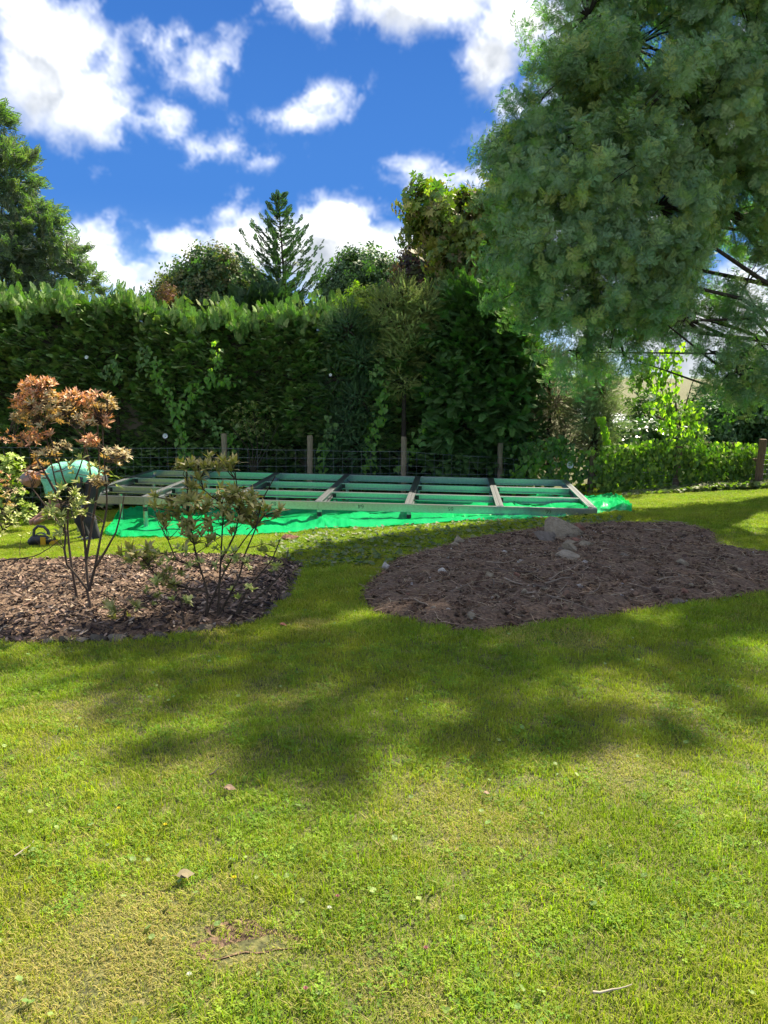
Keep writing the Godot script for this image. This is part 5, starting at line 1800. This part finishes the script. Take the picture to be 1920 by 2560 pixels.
func build_climbers() -> void:
	M.petal = leaf_solid(Color(0.78, 0.78, 0.76), Color(0.8, 0.8, 0.7))
	var g := [Color(0.07, 0.13, 0.035), Color(0.09, 0.16, 0.04), Color(0.12, 0.19, 0.05), Color(0.06, 0.105, 0.03)]
	vine("bindweed_vine", "bindweed with heart shaped leaves climbing the hedge above the first posts", [[[470, 1180], [450, 1080], [440, 1020], [400, 960], [390, 890]], [[440, 1040], [480, 980], [520, 960], [560, 950], [590, 955]], [[520, 960], [545, 900], [540, 860]], [[560, 1180], [585, 1100], [530, 1060], [500, 1040]], [[300, 950], [285, 900], [255, 930]], [[355, 930], [360, 880], [385, 880]]], 13.55, 62.0, 0.085, g, [[413, 1090, 0.085], [216, 893, 0.06], [826, 937, 0.05]], 0.10)
	vine("hedge_bindweed", "bindweed trailing down the broad cypress bush to the fence", [[[920, 1180], [930, 1100], [950, 1040], [960, 960]], [[1000, 1180], [1040, 1100], [1060, 1060]], [[1110, 1180], [1120, 1130], [1100, 1080]], [[1180, 980], [1185, 950], [1200, 1000]], [[1240, 1160], [1290, 1110], [1310, 1100], [1340, 1120]], [[1060, 990], [1080, 940]], [[800, 1180], [820, 1100], [830, 1040]], [[930, 950], [950, 900]]], 13.45, 55.0, 0.095, g, [[1150, 1004, 0.05]], 0.11)
	vine("low_bindweed", "mound of bindweed leaves around the stout fence post by the frame end", [[[1280, 1210], [1330, 1160], [1390, 1140], [1440, 1150], [1500, 1170]], [[1340, 1220], [1400, 1180], [1460, 1200]], [[1300, 1130], [1360, 1120], [1420, 1110]]], 12.95, 120.0, 0.10, g, [[1425, 1163, 0.11], [1560, 1240, 0.05]], 0.16, 260)
	var y := [Color(0.10, 0.165, 0.035), Color(0.15, 0.22, 0.04), Color(0.08, 0.13, 0.03), Color(0.20, 0.26, 0.045)]  # yellower copy of the leaf greens, with the backlit look put in
	vine("fence_bindweed", "thick curtain of bindweed covering the fence beneath the mimosa", [[[1480, 1150], [1600, 1125], [1700, 1125], [1800, 1130], [1920, 1135]], [[1490, 1185], [1600, 1170], [1720, 1170], [1920, 1165]], [[1490, 1215], [1600, 1205], [1720, 1205], [1880, 1190]], [[1520, 1140], [1620, 1140], [1760, 1145], [1900, 1150]]], 12.85, 60.0, 0.085, y, [[1880, 1128, 0.09]], 0.17, 3600)
	vine("hanging_bindweed", "column of backlit yellow green bindweed hanging beneath the mimosa", [[[1690, 860], [1680, 930], [1670, 1000], [1690, 1060], [1720, 1110]], [[1650, 880], [1640, 950], [1650, 1020], [1680, 1080]], [[1720, 1020], [1740, 1050], [1745, 1110]], [[1610, 900], [1600, 960]]], 13.1, 80.0, 0.088, y, [[1630, 993, 0.12], [1692, 924, 0.08]], 0.16, 420)
	vine("drooping_bindweed", "narrow yellow backlit bindweed strand dangling beside the tamarisk bush", [[[1500, 1040], [1515, 1080], [1518, 1130]]], 13.0, 90.0, 0.11, [Color(0.24, 0.28, 0.03), Color(0.18, 0.24, 0.035)], [], 0.04)
	# variegated holly in the hedge face
	var hb := ground_under(at(620, 1200, 13.5))
	var h := thing("variegated_holly", "holly with cream edged leaves growing out of the hedge face", "shrub", hb)
	var sm := MB.new()
	for i in 5:
		sm.tube([at(630, 1190, 13.6) - hb, at(620 + i * 12, 1120, 13.55) - hb, at(570 + i * 32, 1030 + absf(i - 2.0) * 14, 13.4) - hb], [0.015, 0.01, 0.005], 5, Color(0.08, 0.07, 0.05))
	part("stem", sm.mesh(M.bark), h)
	var lm := MB.new()
	lm.leaf(Vector3.ZERO, Vector3(0, 0.3, 1), Vector3.UP, 1.0, 0.62, Color(0.42, 0.40, 0.14), 0.2, 4)
	lm.leaf(Vector3(0, 0.03, 0.06), Vector3(0, 0.3, 1), Vector3.UP, 0.82, 0.36, Color(0.06, 0.10, 0.03), 0.24, 4)
	var lmm := lm.mesh(M.glossy)
	for i in 190:
		var a := rr(0, TAU)
		var q := sqrt(rng.randf())
		var p := at(622 + cos(a) * q * 68, 1050 + sin(a) * q * 45, 13.45 - rr(-0.1, 0.15)) - hb
		part("leaf", lmm, h, Transform3D(Basis.from_euler(Vector3(rr(-1.2, 0.3), rr(-1.6, 1.6), rr(-0.6, 0.6))).scaled_local(Vector3.ONE * rr(0.05, 0.08)), p))

# ------------------------------------------------------------------ bed shrubs
func whorl(seed_: int, n: int, ln: float, wd: float, lift: float, col: Color, tip: Color, m: Material) -> ArrayMesh:
	var r := RandomNumberGenerator.new()
	r.seed = seed_
	var b := MB.new()
	for i in n:
		var a := i * 2.4 + r.randf_range(-0.5, 0.5)
		var d := Vector3(cos(a), lift * r.randf_range(0.1, 1.7), sin(a)).normalized()
		var f := 1.55 * r.randf_range(0.75, 1.2)
		b.leaf(Vector3(0, -0.01 * i / n, 0), d, Vector3.UP, ln * r.randf_range(0.7, 1.15), wd * r.randf_range(0.8, 1.15), Color(col.r * f, col.g * f, col.b * f), r.randf_range(0.05, 0.4), 4, Color(tip.r * f, tip.g * f, tip.b * f))
	return b.mesh(m)

func shrub(called: String, label: String, base: Vector3, D: float, stems: Array, heads: Array, kinds: Array, barkc: Color, r0: float) -> Node3D:
	# stems: pixel polylines with an optional depth shift; heads: x, y, rx, ry (pixels), count, kind, depth shift
	var t := thing(called, label, "shrub", base)
	var nodes := []
	for s in stems:
		var pa := []
		var ra := []
		var c := Curve3D.new()
		for p in s: c.add_point(at(p[0], p[1], D + (p[2] if p.size() > 2 else 0.0)) - base)
		for k in c.point_count:
			var a := c.get_point_position(maxi(k - 1, 0))
			var e := c.get_point_position(mini(k + 1, c.point_count - 1))
			c.set_point_out(k, (e - a) / 6.0); c.set_point_in(k, (a - e) / 6.0)
		var n := 14
		for k in n + 1:
			var p := c.sample_baked(c.get_baked_length() * k / n)
			pa.append(p); ra.append(lerpf(r0, 0.0035, pow(float(k) / n, 0.7)))
			if k > 3: nodes.append(p)
		var b := MB.new()
		b.tube(pa, ra, 7, barkc)
		part("stem", b.mesh(M.bark), t)
	var tw := MB.new()
	var made := 0
	var rest := {}
	for h in heads:
		for i in int(h[4]):
			var a := rr(0, TAU)
			var q := sqrt(rng.randf())
			var p := at(h[0] + cos(a) * q * h[2], h[1] + sin(a) * q * h[3], D + (h[6] if h.size() > 6 else 0.0) + rr(-1, 1) * (h[2] + h[3]) * 0.4 * D / FOCAL) - base
			var best: Vector3 = nodes[0]
			for nd in nodes:
				if nd.distance_squared_to(p) + maxf(nd.y - p.y, 0.0) * 2.0 < best.distance_squared_to(p) + maxf(best.y - p.y, 0.0) * 2.0: best = nd
			var mid := best.lerp(p, 0.55) + Vector3(rr(-0.02, 0.02), -0.03 * best.distance_to(p), rr(-0.02, 0.02))
			tw.tube([best, mid, p], [0.0032, 0.0025, 0.0018], 4, barkc)
			var kd: Array = kinds[h[5]]
			var wt := Transform3D(aim((Vector3.UP + (p - best).normalized() * 0.8 + rdir() * 0.35).normalized(), rr(0, TAU), rr(0.7, 1.15)), p)
			if made < 300:
				part("leaf_whorl", kd[rng.randi() % kd.size()], t, wt)
				made += 1
			else:
				if not rest.has(h[5]): rest[h[5]] = []
				rest[h[5]].append(wt)
	for k in rest:
		var white := []
		white.resize(rest[k].size())
		white.fill(Color.WHITE)
		multi("foliage", kinds[k][0], rest[k], white, t)
	part("twigs", tw.mesh(M.bark), t).set_meta("kind", "stuff")
	return t

func build_shrubs() -> void:
	var az := leafmat(0.5, Color(0.8, 0.68, 0.42))
	var ol := leafmat(0.45, Color(0.6, 0.7, 0.2))
	var flame := []
	var rust := []
	var green := []
	var olive := []
	var lime := []
	for k in 3:
		flame.append(whorl(20 + k, 9, 0.048, 0.0135, 1.3, Color(0.34, 0.29, 0.15), Color(0.50, 0.255, 0.16), az))
		rust.append(whorl(30 + k, 9, 0.048, 0.0135, 1.0, Color(0.31, 0.31, 0.15), Color(0.40, 0.30, 0.16), az))
		green.append(whorl(40 + k, 8, 0.058, 0.018, 1.1, Color(0.21, 0.25, 0.07), Color(0.30, 0.30, 0.10), ol))
		olive.append(whorl(50 + k, 8, 0.085, 0.024, 1.7, Color(0.18, 0.215, 0.065), Color(0.28, 0.21, 0.08), ol))
		lime.append(whorl(60 + k, 8, 0.07, 0.032, 0.4, Color(0.20, 0.26, 0.05), Color(0.24, 0.3, 0.06), ol))
	var kinds := [flame, rust, green, olive, lime]
	var b := hit(229, 1540)
	var D := -b.z
	shrub("azalea_shrub", "tall thin stemmed azalea with orange red tips in the mulch bed", b, D,
		[[[229, 1545], [222, 1480], [201, 1447], [170, 1420], [160, 1385], [165, 1330], [150, 1250], [120, 1120], [110, 1020]], [[222, 1478], [238, 1417], [252, 1340], [268, 1266], [262, 1180], [255, 1060]], [[222, 1478, 0.1], [215, 1400, 0.15], [205, 1300, 0.15], [160, 1200, 0.1], [130, 1100], [90, 1040], [105, 985]], [[192, 1491, 0.3], [180, 1420, 0.3], [168, 1310, 0.3], [180, 1220, 0.2], [215, 1120, 0.2], [200, 1020, 0.2]], [[205, 1300, 0.15], [228, 1200, 0.1], [205, 1090, 0.05], [160, 1040]], [[150, 1250], [100, 1160], [60, 1100], [20, 1085]], [[238, 1417], [290, 1330, -0.1], [310, 1240, -0.1]], [[215, 1400, 0.15], [232, 1300, 0.2], [248, 1180, 0.2], [240, 1000, 0.2]], [[165, 1330], [110, 1260], [80, 1220]]],
		[[95, 970, 43, 26, 38, 0], [75, 1005, 46, 30, 38, 0], [110, 1010, 51, 36, 42, 1], [195, 1000, 63, 21, 45, 0], [255, 1010, 40, 26, 30, 1], [80, 1045, 48, 33, 33, 1], [190, 1040, 69, 31, 45, 1], [240, 1050, 40, 21, 22, 0], [100, 1090, 32, 21, 16, 0], [230, 1105, 32, 16, 16, 0], [145, 1120, 28, 18, 14, 1], [110, 1150, 40, 26, 16, 1], [290, 1140, 40, 26, 24, 1], [250, 1190, 27, 26, 16, 1], [160, 1260, 45, 40, 16, 2], [140, 1290, 40, 30, 8, 2], [90, 1180, 28, 21, 12, 0], [60, 1100, 23, 19, 12, 0], [130, 1330, 30, 25, 5, 2], [200, 1180, 45, 35, 9, 2], [290, 1200, 14, 12, 3, 4], [200, 1250, 45, 40, 8, 2]], kinds, Color(0.13, 0.105, 0.085), 0.0115)
	b = hit(520, 1560)
	D = -b.z
	shrub("rhododendron_shrub", "low rhododendron with bronze green leaf rosettes in the mulch bed", b, D,
		[[[545, 1538], [548, 1470], [552, 1400], [556, 1320], [560, 1260], [510, 1230], [495, 1165]], [[545, 1538], [600, 1440], [610, 1390], [640, 1320], [655, 1250], [688, 1190]], [[515, 1538], [520, 1480], [500, 1420], [480, 1340], [470, 1250], [465, 1170]], [[590, 1535], [620, 1470], [680, 1400], [700, 1350]], [[552, 1400], [590, 1330], [600, 1260], [590, 1200]], [[515, 1538], [560, 1430], [610, 1350], [660, 1290]], [[460, 1560, -0.15], [455, 1530, -0.15], [452, 1500, -0.15]], [[300, 1570, -0.1], [310, 1540, -0.1], [315, 1520, -0.1]], [[520, 1480], [400, 1450], [360, 1400], [340, 1380]], [[590, 1535], [660, 1480], [710, 1430], [720, 1380]], [[500, 1420], [440, 1400], [420, 1350]]],
		[[465, 1172, 28, 14, 8, 3], [525, 1165, 20, 20, 7, 3], [570, 1165, 20, 18, 7, 3], [490, 1210, 30, 14, 7, 3], [470, 1270, 45, 28, 20, 3], [430, 1300, 45, 26, 14, 3], [540, 1250, 60, 30, 20, 3], [610, 1250, 45, 25, 14, 3], [640, 1290, 45, 30, 17, 3], [570, 1310, 60, 40, 20, 3], [490, 1340, 50, 35, 14, 3], [350, 1390, 45, 25, 14, 3], [400, 1410, 50, 35, 14, 2], [430, 1450, 30, 30, 11, 3], [460, 1400, 40, 40, 11, 2], [455, 1505, 25, 14, 6, 2, -0.15], [310, 1530, 40, 25, 8, 3, -0.1], [380, 1480, 25, 35, 8, 2], [670, 1370, 25, 20, 7, 2], [690, 1420, 20, 25, 6, 2], [620, 1480, 40, 20, 6, 2], [690, 1280, 20, 15, 6, 3], [540, 1400, 50, 40, 10, 2], [395, 1260, 20, 20, 6, 3], [590, 1400, 40, 30, 7, 2]], kinds, Color(0.09, 0.07, 0.052), 0.0085)
	# shrubs at the bed's far end
	b = hit(-60, 1420)
	D = -b.z
	shrub("flame_azalea", "azalea with orange tipped sprays reaching in from bed end", b, D, [[[-60, 1420], [-50, 1300], [-30, 1180], [0, 1100]], [[-60, 1420], [-20, 1330], [10, 1270], [30, 1230]], [[-60, 1420], [10, 1400], [90, 1390], [150, 1350]]],
		[[0, 1090, 42, 16, 12, 0], [-20, 1120, 40, 20, 9, 1], [20, 1230, 40, 40, 16, 1], [15, 1290, 35, 35, 12, 2], [40, 1330, 45, 30, 4, 2], [10, 1200, 30, 20, 7, 0]], kinds, Color(0.10, 0.08, 0.06), 0.011)
	b = hit(10, 1330)
	D = -b.z
	shrub("green_shrub", "bushy yellow green leafy shrub behind the flame azalea", b, D, [[[10, 1330], [15, 1260], [20, 1170], [10, 1130]], [[10, 1330], [40, 1260], [60, 1190]], [[10, 1330], [-30, 1240], [-40, 1160]], [[12, 1320], [65, 1290], [85, 1265]]],
		[[10, 1160, 50, 28, 46, 4], [45, 1190, 32, 34, 36, 4], [-20, 1180, 50, 40, 34, 4], [30, 1240, 50, 36, 44, 4], [60, 1280, 34, 24, 26, 4], [-20, 1260, 40, 40, 24, 4]], kinds, Color(0.09, 0.08, 0.05), 0.012)

func build_back() -> void:
	# pale corrugated shed roof glimpsed through the gap under the mimosa
	var c := at(1600, 1075, 21.0)
	var s := thing("shed", "pale corrugated shed roof glimpsed through the thicket gap", "shed", Vector3(c.x, gnd(c.x, c.z), c.z))
	var b := MB.new()
	for i in 40:
		var x := -1.6 + i * 0.08
		var y0 := 0.014 * (1 if i % 2 else -1)
		b.quad(Vector3(x, y0, 0.9), Vector3(x, y0, -0.9), Vector3(x + 0.08, -y0, -0.9), Vector3(x + 0.08, -y0, 0.9), Color(0.7, 0.72, 0.76))
	part("roof", b.mesh(vmat(0.6)), s, Transform3D(Basis.from_euler(Vector3(0.45, 0.3, -0.12)), Vector3(0, c.y - s.position.y, 0)))
	var w := MB.new()
	w.boxr(Vector3(-1.4, 0, -0.7), Vector3(1.4, c.y - s.position.y - 0.42, 0.7), Color(0.25, 0.24, 0.22))
	part("wall", w.mesh(vmat()), s, Transform3D(Basis(Vector3.UP, 0.3), Vector3.ZERO))
	# sunlit cut weeds heaped below the last fence posts
	var xf := []
	var tn := []
	for i in 1900:
		var px := rr(1560, 1935)
		var yy := 1236.0 - maxf(px - 1700.0, 0.0) * 0.13
		var p := at(px, yy + rr(-9, 7), rr(12.0, 12.8))
		var g := gnd(p.x, p.z)
		p.y = g + rr(0.01, 0.09) * smoothstep(1560.0, 1800.0, px) + 0.015
		xf.append(Transform3D(Basis.from_euler(Vector3(rr(-0.9, 0.9), rr(0, TAU), rr(-0.9, 0.9))).scaled_local(Vector3.ONE * rr(0.025, 0.05)), p))
		tn.append(pick([Color(0.24, 0.26, 0.11), Color(0.30, 0.30, 0.16), Color(0.16, 0.2, 0.07)]))
	var o := multi("weed_heap", round_leaf_mesh().mesh(M.leaf), xf, tn, self)
	tag(o, "sunlit heap of cut weeds below the overgrown fence", "weeds", "", "stuff")
# ------------------------------------------------------------------ all together
func _ready() -> void:
	rng.seed = 20240
	lump.seed = 5; lump.frequency = 0.9; lump.fractal_octaves = 3
	patch.seed = 6; patch.frequency = 0.55; patch.fractal_octaves = 4
	make_camera_and_light()
	make_materials()
	mulch_poly = poly_of(MULCH_PX)
	soil_poly = poly_of(SOIL_PX)
	var sp := SHEET_FRONT.duplicate()
	var bk := SHEET_BACK.duplicate()
	bk.reverse()
	sp.append_array(bk)
	sheet_poly = poly_of(sp)
	hole = hit(610, 2350)
	for k in 7: stone_shapes.append(stone_mesh(60 + k))
	build_ground()
	build_mulch()
	build_soil()
	build_sprays()
	build_hedge()
	build_mimosa()
	build_trees()
	build_bushes()
	build_back()
	build_fence()
	build_frame()
	build_sheet()
	build_person()
	build_shrubs()
	build_climbers()
	build_grass()
	build_lawn_litter()
